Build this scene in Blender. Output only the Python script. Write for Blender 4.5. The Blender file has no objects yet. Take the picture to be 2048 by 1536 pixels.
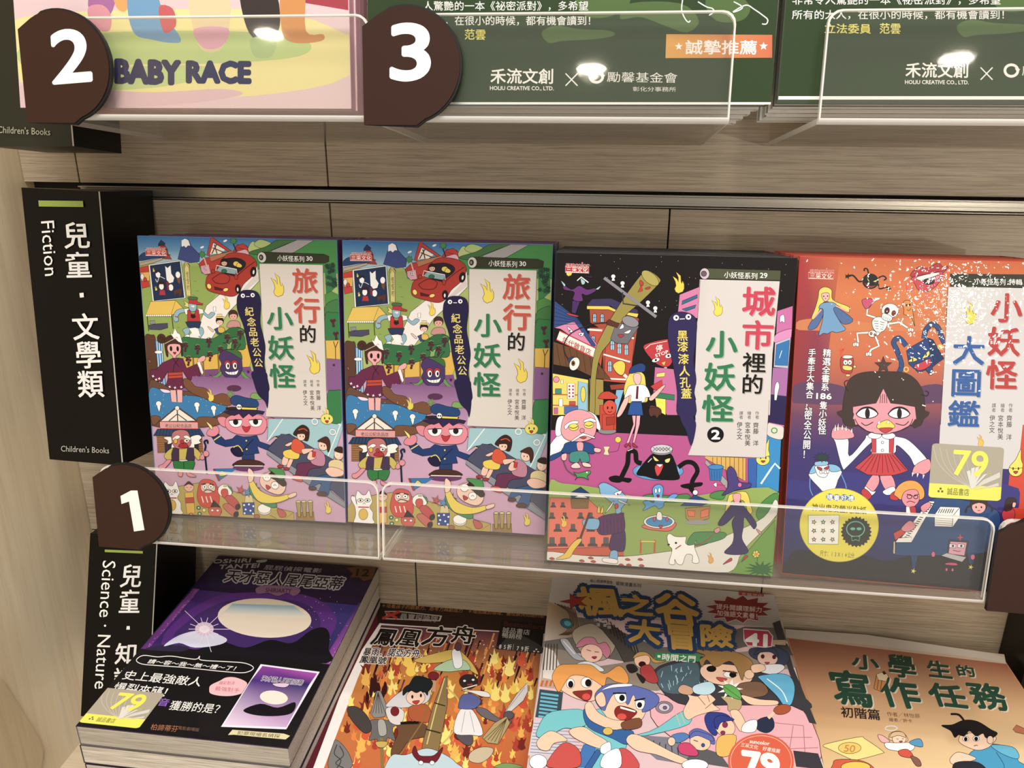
import bpy, bmesh, math, random
from mathutils import Vector as V, Matrix
from mathutils.geometry import tessellate_polygon
R=random.Random(7)
SC=bpy.context.scene; COL=SC.collection
# ------------------------------------------------------------------ camera
CAM=V((.2577,-.6609,.062)); YAW,PITCH,ROLL,FPX=-.1231,.3362,.0035,1596.5
_f=V((math.sin(YAW)*math.cos(PITCH),math.cos(YAW)*math.cos(PITCH),-math.sin(PITCH)))
_r0=V((math.cos(YAW),-math.sin(YAW),0)); _u0=_r0.cross(_f)
CR=_r0*math.cos(ROLL)+_u0*math.sin(ROLL); CU=_u0*math.cos(ROLL)-_r0*math.sin(ROLL)
cd=bpy.data.cameras.new('camera'); cam=bpy.data.objects.new('camera',cd); COL.objects.link(cam)
m=Matrix((CR,CU,-_f)).transposed().to_4x4(); m.translation=CAM; cam.matrix_world=m
cd.sensor_width=36; cd.lens=36*FPX/2048; cd.clip_start=.01; SC.camera=cam
def hit(x,y,p,n):
    "photo pixel -> point where its line of sight meets the plane (p,n)"
    d=_f+CR*((x-1024)/FPX)+CU*((768-y)/FPX); n=V(n)
    return CAM+d*((V(p)-CAM).dot(n)/d.dot(n))
# ------------------------------------------------------------------ light and exposure
vs=SC.view_settings; vs.view_transform='Standard'; vs.look='None'; vs.gamma=1; vs.exposure=0; vs.use_curve_mapping=False
w=bpy.data.worlds.new('shop_light'); SC.world=w; w.use_nodes=True
wn=w.node_tree.nodes['Background']; wn.inputs[0].default_value=(1,.95,.88,1); wn.inputs[1].default_value=.64
def lamp(name,kind,loc,aim,power,size,col=(1,.86,.68),**k):
    l=bpy.data.lights.new(name,kind); l.energy=power; l.color=col
    if kind=='AREA': l.shape=k.get('shape','DISK'); l.size=size
    elif kind=='SPOT': l.shadow_soft_size=size; l.spot_size=k['cone']; l.spot_blend=.6
    else: l.shadow_soft_size=size
    if k.get('sy'): l.size_y=k['sy']
    o=bpy.data.objects.new(name,l); COL.objects.link(o); o.location=loc
    o.rotation_euler=(V(aim)-V(loc)).to_track_quat('-Z','Y').to_euler(); o['kind']='helper'; return o
lamp('ceiling_panel','AREA',(.5,-1.5,1.9),(.2,-.1,-.2),50,1.0,(1,.965,.91))
lamp('shelf_spotlight','AREA',(.35,-.62,1.75),(.2,-.15,-.3),12,.12,(1,.95,.88))
for x,y,z,e in ((.115,-4,1.243,7),(1.9,-4,1.288,7),(-1.634,-4,1.431,5)): lamp('ceiling_downlight','AREA',(x,y,z),(x,y,0),e,.135,(1,.9,.75))
lamp('track_spotlight','SPOT',(1.995,-4,.104),(.463,-.157,-.049),78,.05,(1,.93,.8),cone=math.radians(5.5))
# ------------------------------------------------------------------ materials
def lin(c):
    if isinstance(c,str): c=[int(c[i:i+2],16)/255 for i in (0,2,4)]
    return tuple((x/12.92 if x<=.04045 else ((x+.055)/1.055)**2.4) for x in c)
def mat(name,col='888888',rough=.5,metal=0,coat=0,**k):
    m=bpy.data.materials.new(name); m.use_nodes=True; n=m.node_tree.nodes; b=n['Principled BSDF']
    b.inputs['Base Color'].default_value=(*lin(col),1); b.inputs['Roughness'].default_value=rough; b.inputs['Metallic'].default_value=metal
    b.inputs['Coat Weight'].default_value=coat; b.inputs['Coat Roughness'].default_value=k.get('cr',.05)
    if 'spec' in k: b.inputs['Specular IOR Level'].default_value=k['spec']
    if 'alpha' in k: b.inputs['Alpha'].default_value=k['alpha']
    if 'tr' in k: b.inputs['Transmission Weight'].default_value=k['tr']
    return m
def nd(m,t,**k):
    n=m.node_tree.nodes.new(t)
    for a,v in k.items():
        if a in n.inputs: n.inputs[a].default_value=v
        else: setattr(n,a,v)
    return n
def lk(m,a,ao,b,bi): m.node_tree.links.new(a.outputs[ao],b.inputs[bi])
def noise(m,scale,sc=(1,1,1),detail=4,dist=0,rough=.55):
    tc=nd(m,'ShaderNodeTexCoord'); mp=nd(m,'ShaderNodeMapping'); mp.inputs['Scale'].default_value=sc
    no=nd(m,'ShaderNodeTexNoise'); no.inputs['Scale'].default_value=scale; no.inputs['Detail'].default_value=detail; no.inputs['Distortion'].default_value=dist; no.inputs['Roughness'].default_value=rough
    lk(m,tc,'Object',mp,'Vector'); lk(m,mp,0,no,'Vector'); return no
def ramp(m,src,stops,out='Fac'):
    r=nd(m,'ShaderNodeValToRGB'); e=r.color_ramp.elements
    while len(e)<len(stops): e.new(.5)
    for q,(p,c) in zip(e,stops): q.position=p; q.color=(*lin(c),1)
    lk(m,src,out,r,'Fac'); return r
def bump(m,src,strength,dist=.001,coat=False,out='Fac'):
    b=nd(m,'ShaderNodeBump'); b.inputs['Strength'].default_value=strength; b.inputs['Distance'].default_value=dist
    lk(m,src,out,b,'Height'); p=m.node_tree.nodes['Principled BSDF']
    lk(m,b,0,p,'Coat Normal' if coat else 'Normal'); return b
def wood(name,c0,c1,c2,sc,rough=.45,fine=.35,fs=None):
    m=mat(name,c1,rough); P=m.node_tree.nodes['Principled BSDF']
    a=noise(m,1,sc,4,.8); b=noise(m,1,fs or tuple(4.5*s for s in sc),3,.5); c=noise(m,1,tuple(2.2*s for s in (fs or sc)),2,.8)
    ra=ramp(m,a,[(.3,c0),(.52,c1),(.72,c2)]); rb=ramp(m,b,[(.34,'54463a'),(.44,'b4aa9c'),(.52,'e6e2dc'),(.66,'ffffff')]); rc=ramp(m,c,[(.3,'6a5c50'),(.42,'d8d2ca'),(.7,'ffffff')])
    mx=nd(m,'ShaderNodeMix',data_type='RGBA',blend_type='MULTIPLY'); mx.inputs[0].default_value=fine
    m2=nd(m,'ShaderNodeMix',data_type='RGBA',blend_type='MULTIPLY'); m2.inputs[0].default_value=fine*.8
    lk(m,ra,0,mx,6); lk(m,rb,0,mx,7); lk(m,mx,2,m2,6); lk(m,rc,0,m2,7); lk(m,m2,2,P,'Base Color'); bump(m,b,.25,.0006); return m
M={}
M['taupe']=wood('taupe_wood_laminate','c2b098','cebda4','dacab2',(2.2,12,34),.42,.36,(20,60,850))
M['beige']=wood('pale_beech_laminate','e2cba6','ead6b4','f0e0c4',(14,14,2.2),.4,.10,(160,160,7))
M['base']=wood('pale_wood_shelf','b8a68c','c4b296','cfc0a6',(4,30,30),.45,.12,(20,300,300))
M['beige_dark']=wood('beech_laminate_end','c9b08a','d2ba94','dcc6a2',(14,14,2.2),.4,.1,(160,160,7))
M['black']=mat('black_card','0b0908',.36,spec=.22)
M['greenblack']=mat('dark_green_card','23241a',.3,spec=.4)
M['brown']=mat('brown_board','38221a',.42,spec=.2)
M['blackedge']=mat('black_foam_edge','0a0807',.6)
M['whiteedge']=mat('white_card_edge','c9c4ba',.6)
M['rail']=mat('brushed_aluminium','a39c90',.28,.85)
M['railgap']=mat('dark_groove','1a1512',.8)
n_=noise(M['rail'],1,(3,400,900),3); bump(M['rail'],n_,.2,.0005)
M['pages']=mat('book_pages','cfc6b6',.75)
n_=noise(M['pages'],1,(30,1500,1500),3); r_=ramp(M['pages'],n_,[(.3,'9c9282'),(.5,'cfc6b8'),(.7,'e6dfd2')]); lk(M['pages'],r_,0,M['pages'].node_tree.nodes['Principled BSDF'],'Base Color'); bump(M['pages'],n_,.4,.0004)
def printmat(name,rough,coat,bs,bscale,cr=.04,det=3):
    m=mat(name,'ffffff',rough,coat=coat,cr=cr,spec=.15); a=nd(m,'ShaderNodeVertexColor',layer_name='ink')
    P=m.node_tree.nodes['Principled BSDF']; lk(m,a,'Color',P,'Base Color')
    if bs: bump(m,noise(m,bscale,(1,1,1),det,.8),bs,.0012,coat=True)
    return m
M['print']=printmat('printed_ink_under_film',.5,.22,.30,55)
M['printD']=printmat('printed_ink_crinkled_film',.45,1.0,.17,230,.03,1)
M['printM']=printmat('printed_ink_matte',.5,.08,0,1)
M['printG']=printmat('printed_ink_green_cover',.45,.32,.10,24)
def boardmat(name,col): return mat(name,col,.4,coat=.3)
def acryl(name,tint,edge=0,gl=.055):
    m=bpy.data.materials.new(name); m.use_nodes=True; nt=m.node_tree; nt.nodes.clear()
    o=nd(m,'ShaderNodeOutputMaterial'); t=nd(m,'ShaderNodeBsdfTransparent'); t.inputs[0].default_value=(*lin(tint),1)
    g=nd(m,'ShaderNodeBsdfGlossy'); g.inputs['Roughness'].default_value=.03
    fr=nd(m,'ShaderNodeFresnel'); fr.inputs[0].default_value=1.49; mx=nd(m,'ShaderNodeMixShader')
    cl=nd(m,'ShaderNodeMath',operation='MINIMUM'); cl.inputs[1].default_value=gl; lk(m,fr,0,cl,0); lk(m,cl,0,mx,0); lk(m,t,0,mx,1); lk(m,g,0,mx,2); last=mx
    if edge:
        d=nd(m,'ShaderNodeBsdfDiffuse'); d.inputs[0].default_value=(.92,.89,.84,1); m2=nd(m,'ShaderNodeMixShader'); m2.inputs[0].default_value=edge
        lk(m,mx,0,m2,1); lk(m,d,0,m2,2); last=m2
    lk(m,last,0,o,0); return m
def filmmat():
    m=acryl('crinkled_shrink_film','fbfaf8',.10,.5); g=[n for n in m.node_tree.nodes if n.type=='BSDF_GLOSSY'][0]; g.inputs['Roughness'].default_value=.12
    no=noise(m,1,(60,160,260),4,1.2); b=nd(m,'ShaderNodeBump'); b.inputs['Strength'].default_value=.9; b.inputs['Distance'].default_value=.003; lk(m,no,'Fac',b,'Height'); lk(m,b,0,g,'Normal'); return m
M['film']=filmmat()
M['acrylic']=acryl('clear_acrylic','fdfcfa',.007,.05)
M['acrylic_edge']=acryl('lit_white_acrylic_edge','f4f0ea',.72,.25)  # white mixed into the colour stands for light gathered in the edges
M['acrylic_floor']=acryl('milky_clear_acrylic','f2efea',.07,.3)  # floor sheet, slightly milky and glossier than the lip
# ------------------------------------------------------------------ objects
def setp(o,label=None,cat=None,group=None,kind=None):
    for k,v in (('label',label),('category',cat),('group',group),('kind',kind)):
        if v: o[k]=v
    return o
def empty(name,loc=(0,0,0),**k):
    o=bpy.data.objects.new(name,None); COL.objects.link(o); o.location=loc; o.empty_display_size=.02; return setp(o,**k)
def link(name,me,parent=None,**k):
    o=bpy.data.objects.new(name,me); COL.objects.link(o)
    if parent:
        o.parent=parent; o.matrix_parent_inverse=Matrix.Translation(-wloc(parent))
    return setp(o,**k)
def wloc(o):
    return V(o['_w']) if '_w' in o else o.location.copy()
def mesh(name,vs_,fs,mt,parent=None,bev=0,**k):
    me=bpy.data.meshes.new(name); me.from_pydata([tuple(v) for v in vs_],[],fs); me.materials.append(mt)
    bm=bmesh.new(); bm.from_mesh(me); bmesh.ops.recalc_face_normals(bm,faces=bm.faces)
    if bev: bmesh.ops.bevel(bm,geom=bm.edges[:],offset=bev,segments=2,affect='EDGES',profile=.6)
    bm.to_mesh(me); bm.free(); me.update()
    return link(name,me,parent,**k)
BF=[(0,1,3,2),(4,6,7,5),(0,4,5,1),(2,3,7,6),(0,2,6,4),(1,5,7,3)]
def slab(name,q,n,t,mt,parent=None,bev=0,**k):
    "q = 4 points TL,TR,BL,BR of the front face; extruded by t against n"
    n=V(n); return mesh(name,[V(a) for a in q]+[V(a)-n*t for a in q],BF,mt,parent,bev,**k)
def prism(name,pts,n,t,mt,parent=None,bev=0,**k):
    n=V(n); c=len(pts); return mesh(name,[V(a) for a in pts]+[V(a)-n*t for a in pts],
        [tuple(range(c)),tuple(range(2*c-1,c-1,-1))]+[(i,(i+1)%c,(i+1)%c+c,i+c) for i in range(c)],mt,parent,bev,**k)
def boxx(name,a,b,mt,parent=None,bev=0,**k):
    x0,y0,z0=a; x1,y1,z1=b
    return slab(name,[(x0,y0,z1),(x1,y0,z1),(x0,y0,z0),(x1,y0,z0)],(0,-1,0),y1-y0,mt,parent,bev,**k)
def copytree(o,parent=None,skip=('print',)):
    c=o.copy(); COL.objects.link(c)
    if parent: c.parent=parent; c.matrix_parent_inverse=o.matrix_parent_inverse.copy()
    for ch in list(o.children):
        if not ch.name.startswith(skip): copytree(ch,c,skip)
    return c
LEAN=.1282; NU=V((0,-math.cos(LEAN),math.sin(LEAN))); UP=V((0,math.sin(LEAN),math.cos(LEAN))); NF=V((0,-math.sin(.0342),math.cos(.0342)))
YW=-.045
# ------------------------------------------------------------------ flat print: drawn in photo pixels, laid on the real cover
_fc=bpy.data.curves.new('type','FONT'); _fo=bpy.data.objects.new('type',_fc); COL.objects.link(_fo); _fc.resolution_u=2; _fc.fill_mode='FRONT'
_gc={}
def glyph(s,off=0,sp=1):
    k=(s,off,sp)
    if k in _gc: return _gc[k]
    _fc.body=s; _fc.resolution_u=8 if len(s)<3 and ord(s[0])<128 else 2; _fc.offset=off; _fc.space_character=sp; _fc.size=1
    dg=bpy.context.evaluated_depsgraph_get(); dg.update(); ev=_fo.evaluated_get(dg); me=ev.to_mesh()
    r=([(v.co.x,v.co.y) for v in me.vertices],[tuple(p.vertices) for p in me.polygons]); ev.to_mesh_clear(); _gc[k]=r; return r
def spline(pts,closed,n=4):
    out=[]; c=len(pts)
    for i in range(c if closed else c-1):
        if closed: p=[pts[(i+j)%c] for j in (-1,0,1,2)]
        else: p=[pts[min(max(i+j,0),c-1)] for j in (-1,0,1,2)]
        for s in range(n):
            t=s/n; out.append(tuple(.5*(2*p[1][a]+(p[2][a]-p[0][a])*t+(2*p[0][a]-5*p[1][a]+4*p[2][a]-p[3][a])*t*t+(3*p[1][a]-p[0][a]-3*p[2][a]+p[3][a])*t**3) for a in (0,1)))
    if not closed: out.append(pts[-1])
    return out
def P_(s):
    a=[float(x) for x in s.replace(',',' ').split()]; return list(zip(a[::2],a[1::2]))
def hom(src,dst):
    import numpy as np
    A=[];b=[]
    for (x,y),(u,v) in zip(src,dst):
        A+=[[x,y,1,0,0,0,-u*x,-u*y],[0,0,0,x,y,1,-v*x,-v*y]]; b+=[u,v]
    h=np.linalg.solve(np.array(A,float),np.array(b,float)); return [float(q) for q in h]+[1.]
def ap(h,x,y):
    d=h[6]*x+h[7]*y+h[8]; return ((h[0]*x+h[1]*y+h[2])/d,(h[3]*x+h[4]*y+h[5])/d)
EPS=1.1e-5
def ink(c):
    r,g,b=lin(c); y=.25*r+.65*g+.1*b; k=.12; return (r+(y-r)*k,g+(y-g)*k,b+(y-b)*k)
class Art:
    def __init__(s,p,n,parent,mt,lift=4e-5,clip=None):
        s.p,s.n,s.parent,s.mt,s.lift=V(p),V(n).normalized(),parent,mt,lift; s.T=(0,0,1); s.part=None; s.parts={}; s.boxes=[]; s.H=None; s.ow=1.4; s.oc='1a1214'
        s.clip=clip
        if clip: s.hi=hom(P_(clip),[(0,0),(1,0),(0,1),(1,1)]); s.ho=hom([(0,0),(1,0),(0,1),(1,1)],P_(clip))
    def crop(s,ox,oy,sc): s.T=(ox,oy,sc); return s
    def to(s,name): s.part=name; s.parts.setdefault(name,([],[],[])); return s
    def px(s,x,y):
        x,y=s.T[0]+x/s.T[2],s.T[1]+y/s.T[2]
        if s.H: x,y=ap(s.H,x,y)
        return x,y
    def add(s,pts,faces,col,zs=None):
        pts=[s.px(*q) for q in pts]
        if s.clip: pts=[ap(s.ho,*[min(max(u,.002),.998) for u in ap(s.hi,x,y)]) for x,y in pts]
        if not pts: return
        x0=min(q[0] for q in pts);x1=max(q[0] for q in pts);y0=min(q[1] for q in pts);y1=max(q[1] for q in pts)
        lv=1+max([b[4] for b in s.boxes if b[0]<x1 and b[1]>x0 and b[2]<y1 and b[3]>y0],default=-1)
        s.boxes.append((x0,x1,y0,y1,lv)); vs_,fs,cs=s.parts[s.part]; b=len(vs_)
        vs_.extend(hit(x,y,s.p,s.n)+s.n*(s.lift+EPS*lv+(zs[i]*1.2e-6 if zs else 0)) for i,(x,y) in enumerate(pts))
        multi=isinstance(col,(list,tuple)) and not isinstance(col[0],float)
        for f in faces:
            fs.append(tuple(b+i for i in f)); cs.append([ink(col[i]) for i in f] if multi else ink(col))
    def fill(s,c,pts,sm=0):
        if isinstance(pts,str): pts=P_(pts)
        if sm: pts=spline(pts,True)
        tr=tessellate_polygon([[V((x,y,0)) for x,y in pts]]); s.add(pts,[tuple(t) for t in tr],c)
    def grad(s,cols,pts):
        if isinstance(pts,str): pts=P_(pts)
        s.add(pts,[tuple(range(len(pts)))],cols)
    def vgrad(s,stops,x0,y0,x1,y1,q=None):
        "stops [(t,colour)] from top to bottom of the box, or of the quad q TL TR BL BR"
        q=P_(q) if q else [(x0,y0),(x1,y0),(x0,y1),(x1,y1)]
        L=lambda a,b,t:(a[0]+(b[0]-a[0])*t,a[1]+(b[1]-a[1])*t)
        pts=[];cs=[]
        for t,c in stops:
            pts+=[L(q[0],q[2],t),L(q[1],q[3],t)]; cs+=[c,c]
        s.add(pts,[(2*i,2*i+1,2*i+3,2*i+2) for i in range(len(stops)-1)],cs)
    def line(s,c,w,pts,sm=0,cl=False):
        if isinstance(pts,str): pts=P_(pts)
        if sm: pts=spline(pts,cl)
        n=len(pts); vs_=[];fs=[]
        for i,(x,y) in enumerate(pts):
            a=pts[(i-1)%n] if (cl or i) else pts[i]; b=pts[(i+1)%n] if (cl or i<n-1) else pts[i]
            dx,dy=b[0]-a[0],b[1]-a[1]; l=math.hypot(dx,dy) or 1; k=w/2
            vs_+=[(x-dy/l*k,y+dx/l*k),(x+dy/l*k,y-dx/l*k)]
        for i in range(n if cl else n-1):
            j=(i+1)%n; fs.append((2*i,2*i+1,2*j+1,2*j))
        s.add(vs_,fs,c)
    def sh(s,c,pts,sm=1,w=None,oc=None):
        "filled shape with a drawn outline"
        if isinstance(pts,str): pts=P_(pts)
        s.fill(c,pts,sm); w=s.ow*s.T[2] if w is None else w
        if w: s.line(oc or s.oc,w,spline(pts,True) if sm else pts,0,True)
    def ell(s,c,x,y,rx,ry=None,rot=0,w=None,oc=None,n=20):
        ry=ry or rx; ca,sa=math.cos(rot),math.sin(rot)
        pts=[(x+rx*math.cos(t)*ca-ry*math.sin(t)*sa,y+rx*math.cos(t)*sa+ry*math.sin(t)*ca) for t in [6.2832*i/n for i in range(n)]]
        if c: s.fill(c,pts)
        w=s.ow*s.T[2] if w is None else w
        if w: s.line(oc or s.oc,w,pts,0,True)
    def burst(s,c,x,y,r0,r1,n,rot=0,sq=1,w=0,oc=None):
        pts=[(x+(r1 if i%2 else r0)*math.cos(rot+math.pi*i/n),y+sq*(r1 if i%2 else r0)*math.sin(rot+math.pi*i/n)) for i in range(2*n)]
        s.sh(c,pts,0,w,oc)
    def txt(s,t,c,q,mode='h',b=.0,oc=None,ow=0,n=8,gap=1,sh=None):
        """t on the parallelogram q = TL TR BL; mode h / v: one em cell per character; b: whole string fitted to the box"""
        a0,a1,a2=P_(q) if isinstance(q,str) else q
        ex=(a1[0]-a0[0],a1[1]-a0[1]); ey=(a2[0]-a0[0],a2[1]-a0[1]); pts=[];fs=[]
        if mode=='b':
            g,gf=glyph(t,0); x0=min(p[0] for p in g);x1=max(p[0] for p in g);y0=min(p[1] for p in g);y1=max(p[1] for p in g)
            for x,y in g:
                u,v=(x-x0)/(x1-x0),(y1-y)/(y1-y0); pts.append((a0[0]+ex[0]*u+ey[0]*v,a0[1]+ex[1]*u+ey[1]*v))
            fs=list(gf)
        else:
            N=len(t)
            for i,ch in enumerate(t):
                if ch in ' \u3000': continue
                g,gf=glyph(ch,0); k=len(pts); mx=max(p[0] for p in g) if ord(ch)<0x2000 else 1; mn=min(p[0] for p in g) if ord(ch)<0x2000 else 0
                for x,y in g:
                    if ord(ch)<0x2000: x=.5+(x-(mn+mx)/2)
                    u,v=x,.88-y
                    if mode=='h': u=(i+.5+(u-.5)*gap)/N
                    else: v=(i+.5+(v-.5)*gap)/N
                    pts.append((a0[0]+ex[0]*u+ey[0]*v,a0[1]+ex[1]*u+ey[1]*v))
                fs+=[tuple(k+j for j in f) for f in gf]
        zs=[0]*len(pts)
        if b:
            em=math.hypot(*ex)/(len(t) if mode=='h' else 1) if mode!='b' else math.hypot(*ey)*1.2
            if mode!='b': b=b*.52
            rr=b*em; m=4 if b<.015 else (6 if mode!='b' else 12); P0,F0=pts,fs; pts=list(P0); fs=list(F0)
            for j in range(m):
                k=len(pts); dx,dy=rr*math.cos(6.2832*j/m),rr*math.sin(6.2832*j/m); pts+=[(x+dx,y+dy) for x,y in P0]; fs+=[tuple(k+i for i in f) for f in F0]; zs+=[j+1]*len(P0)
        if sh: s.add([(x+sh[1],y+sh[2]) for x,y in pts],fs,sh[0],zs)
        if ow:
            P=[];F=[];Z=[]
            for j in range(n):
                pts_=P0 if b else pts; fs_=F0 if b else fs; dx,dy=ow*math.cos(6.2832*j/n),ow*math.sin(6.2832*j/n); k=len(P); P+=[(x+dx,y+dy) for x,y in pts_]; Z+=[j]*len(pts_); F+=[tuple(k+i for i in f) for f in fs_]
            s.add(P,F,oc,Z)
        s.add(pts,fs,c,zs)
    def flush(s,names=None):
        for nm,(vs_,fs,cs) in s.parts.items():
            if not fs: continue
            me=bpy.data.meshes.new(nm); me.from_pydata([tuple(v) for v in vs_],[],fs); me.materials.append(s.mt)
            at=me.color_attributes.new('ink','FLOAT_COLOR','CORNER'); buf=[]
            for f,c in zip(fs,cs):
                if isinstance(c,list): 
                    for q in c: buf+= [*q,1]
                else: buf+=[*c,1]*len(f)
            at.data.foreach_set('color',buf)
            # faces must look at the reader
            fl=[1 if p.normal.dot(s.n)<0 else 0 for p in me.polygons]
            if any(fl): 
                bm=bmesh.new(); bm.from_mesh(me); bm.faces.ensure_lookup_table(); bmesh.ops.reverse_faces(bm,faces=[bm.faces[i] for i,x in enumerate(fl) if x]); bm.to_mesh(me); bm.free()
            link(nm,me,s.parent)
        s.parts={}
# ------------------------------------------------------------------ the setting
wb=empty('wall_back',(0,YW,0),kind='structure')
XS=[-.60,-.1721,.0365,.2451,.4537,.75]; g=.0006
def planks(z0,z1,xs,yo=0):
    for a,b in zip(xs[:-1],xs[1:]):
        if b<=-.222: continue
        boxx('panel',(max(a,-.2215)+g,YW+yo,z0+g),(b-g,YW+yo+.012,z1-g),M['taupe'],wb,.0005)
planks(.001,.13,[-.3,-.1721,.0365,.55,.75]); planks(.131,.3,[-.3,-.05,.2,.75])
planks(-.32,-.0105,[-.3,.0365,.3,.75]); planks(-.75,-.321,[-.3,.0935,.40,.75])
boxx('backing',(-.24,YW+.012,-.75),(.76,YW+.02,.31),M['railgap'],wb)
tr=empty('trim_1',(.2,YW,0),kind='structure')
boxx('rail_strip',(-.172,YW-.0006,-.0088),(.75,YW+.008,-.0018),M['rail'],tr,.0004)
boxx('rail_lip',(-.172,YW-.0035,-.0018),(.75,YW+.006,-.0006),M['rail'],tr,.0003)
boxx('rail_foot',(-.172,YW-.002,-.0102),(.75,YW+.006,-.0092),M['rail'],tr,.0003)
wl=boxx('wall_left',(-.25,-.62,-.75),(-.2215,YW+.02,.31),M['beige'],kind='structure')
q=[hit(x,y,(-.2214,0,0),(1,0,0)) for x,y in ((0,1361),(82,1492),(75,1545),(-60,1545),(-60,1361))]
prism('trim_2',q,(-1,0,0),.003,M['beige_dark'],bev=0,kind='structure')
# base shelf that carries the lower books, sloping with them
z=lambda y,b=-.412: b+math.tan(.0342)*(y+.26)
bs=mesh('base_shelf',[(-.138,-.36,z(-.36)),(.75,-.36,z(-.36)),(-.138,YW-.001,z(YW)),(.75,YW-.001,z(YW))]+[(-.138,-.36,z(-.36)-.02),(.75,-.36,z(-.36)-.02),(-.138,YW-.001,z(YW)-.02),(.75,YW-.001,z(YW)-.02)],BF,M['base'],bev=.0008,kind='structure')
bs.name='trim_3'
# ------------------------------------------------------------------ acrylic book rests
LB=V((0,-.1908,-.2355)); DZ=V((0,0,.2915)); HL=.0545
def rest(x0,x1,off,label,hl=HL,depth=.138,group='clear acrylic book rests'):
    o=LB+off; t=.003; r=empty('acrylic_book_rest',(x0,o.y,o.z),label=label,cat='book rest',group=group)
    a=V((x0,o.y,o.z)); b=V((x1,o.y,o.z)); rd=.007
    arc=lambda c,s0:[c+V((rd*math.cos(s0+k*math.pi/8),0,0))+UP*rd*math.sin(s0+k*math.pi/8) for k in range(5)]
    pts=[a,b]+arc(b+UP*(hl-rd)-V((rd,0,0)),0)+arc(a+UP*(hl-rd)+V((rd,0,0)),math.pi/2)
    prism('front_lip',pts,NU,t,M['acrylic'],r)
    # polished top and side edges of the lip, a hair proud of it, whitened as if lit
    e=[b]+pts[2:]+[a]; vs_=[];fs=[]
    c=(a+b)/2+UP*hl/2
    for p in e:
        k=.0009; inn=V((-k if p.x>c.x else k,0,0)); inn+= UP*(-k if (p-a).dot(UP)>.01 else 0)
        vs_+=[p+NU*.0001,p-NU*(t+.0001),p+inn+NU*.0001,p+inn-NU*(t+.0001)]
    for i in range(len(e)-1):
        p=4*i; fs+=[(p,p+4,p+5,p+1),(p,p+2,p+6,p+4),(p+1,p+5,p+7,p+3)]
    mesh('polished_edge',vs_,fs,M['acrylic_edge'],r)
    fa=a-NU*t; slab('floor',[fa,V((x1,fa.y,fa.z)),fa-UP*t,V((x1,fa.y,fa.z))-UP*t],NU,depth,M['acrylic_floor'],r)
    # bend at the foot of the lip, its highlight painted in as a whitish strip
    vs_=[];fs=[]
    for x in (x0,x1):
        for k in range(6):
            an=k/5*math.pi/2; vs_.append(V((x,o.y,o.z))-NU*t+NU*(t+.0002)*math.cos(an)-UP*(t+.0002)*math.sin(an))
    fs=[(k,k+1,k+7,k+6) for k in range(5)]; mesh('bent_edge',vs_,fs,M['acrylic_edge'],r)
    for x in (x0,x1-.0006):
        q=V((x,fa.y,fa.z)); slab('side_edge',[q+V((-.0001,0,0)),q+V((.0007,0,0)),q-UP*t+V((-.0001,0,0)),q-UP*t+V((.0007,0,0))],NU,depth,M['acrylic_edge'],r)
    bk=fa-NU*(depth-.003)
    slab('back_plate',[bk+UP*.06,V((x1,bk.y,bk.z))+UP*.06,bk,V((x1,bk.y,bk.z))],NU,.003,M['acrylic'],r)
    return r
rest(-.0975,.1068,V((0,0,0)),'clear acrylic book rest behind the number 1 sign, holding the leftmost blue cover')
rest(.1092,.5040,V((0,0,0)),'long clear acrylic book rest in the middle row under the black and orange covers')
rest(.5075,.70,V((0,0,0)),'clear acrylic book rest cut off by the right edge of the photo')
rest(-.092,.1165,DZ,'clear acrylic book rest in front of the pink picture book')
rest(.1182,.3185,DZ,'clear acrylic book rest in front of the stickered green book')
rest(.3655,.60,DZ,'clear acrylic book rest at the top right under a green cover')
# ------------------------------------------------------------------ number signs
def disc(nm,x0,off,label,digit,q,pl=None,wd=.0555,hh=.0615):
    o=LB+off+NU*.0006; r=empty('number_sign',(x0,o.y,o.z),label=label,cat='sign',group='brown number signs on the book rests' if nm!='4' else None)
    c=V((x0,o.y,o.z)); R_=hh/2
    f=lambda x,zz:c+V((x,0,0))+UP*zz
    pts=[f(0,-.0055),f(wd-R_+.006,-.0055)]
    cx,cz=wd-R_,-.0055+R_+.0015
    a0=-math.pi/2+.35
    for k in range(29):
        an=a0+k/28*(math.pi-.35-.0+.55); pts.append(f(cx+R_*math.cos(an),cz+R_*math.sin(an)))
    pts.append(f(0,hh-.0145))
    prism('face_board',[p+NU*.0034 for p in pts],NU,.0008,M['brown'],r)
    cc=f(cx,cz); prism('foam_core',[p+NU*.0026+((p-cc).normalized()*.0011 if (p-cc).x>-.01 else V()) for p in pts],NU,.0026,M['blackedge'],r)
    if digit:
        A=Art(c+NU*.0034,NU,r,M['printM']).to('printed_number'); (A.fill('f4f2ee','241,992 262,981 275,981 289,1060 268,1063 258,1003 243,1008') if digit=='1' else A.txt(digit,'f4f2ee',q,'b',.03)); A.flush()
    return r
disc('1',-.1005,V((0,0,0)),'brown sign with a white 1, lowest on the left','1','241,985 287,982 254,1062')
disc('2',-.0945,DZ,'brown sign with a white 2 beside BABY RACE','2','102,64 176,58 108,166')
disc('3',.1143,DZ,'brown sign with a white 3 in front of dark green books','3','783,50 858,48 783,160')
disc('4',.5045,V((0,0,0)),'brown sign cut off at the right edge of the photo',None,None)
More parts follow.
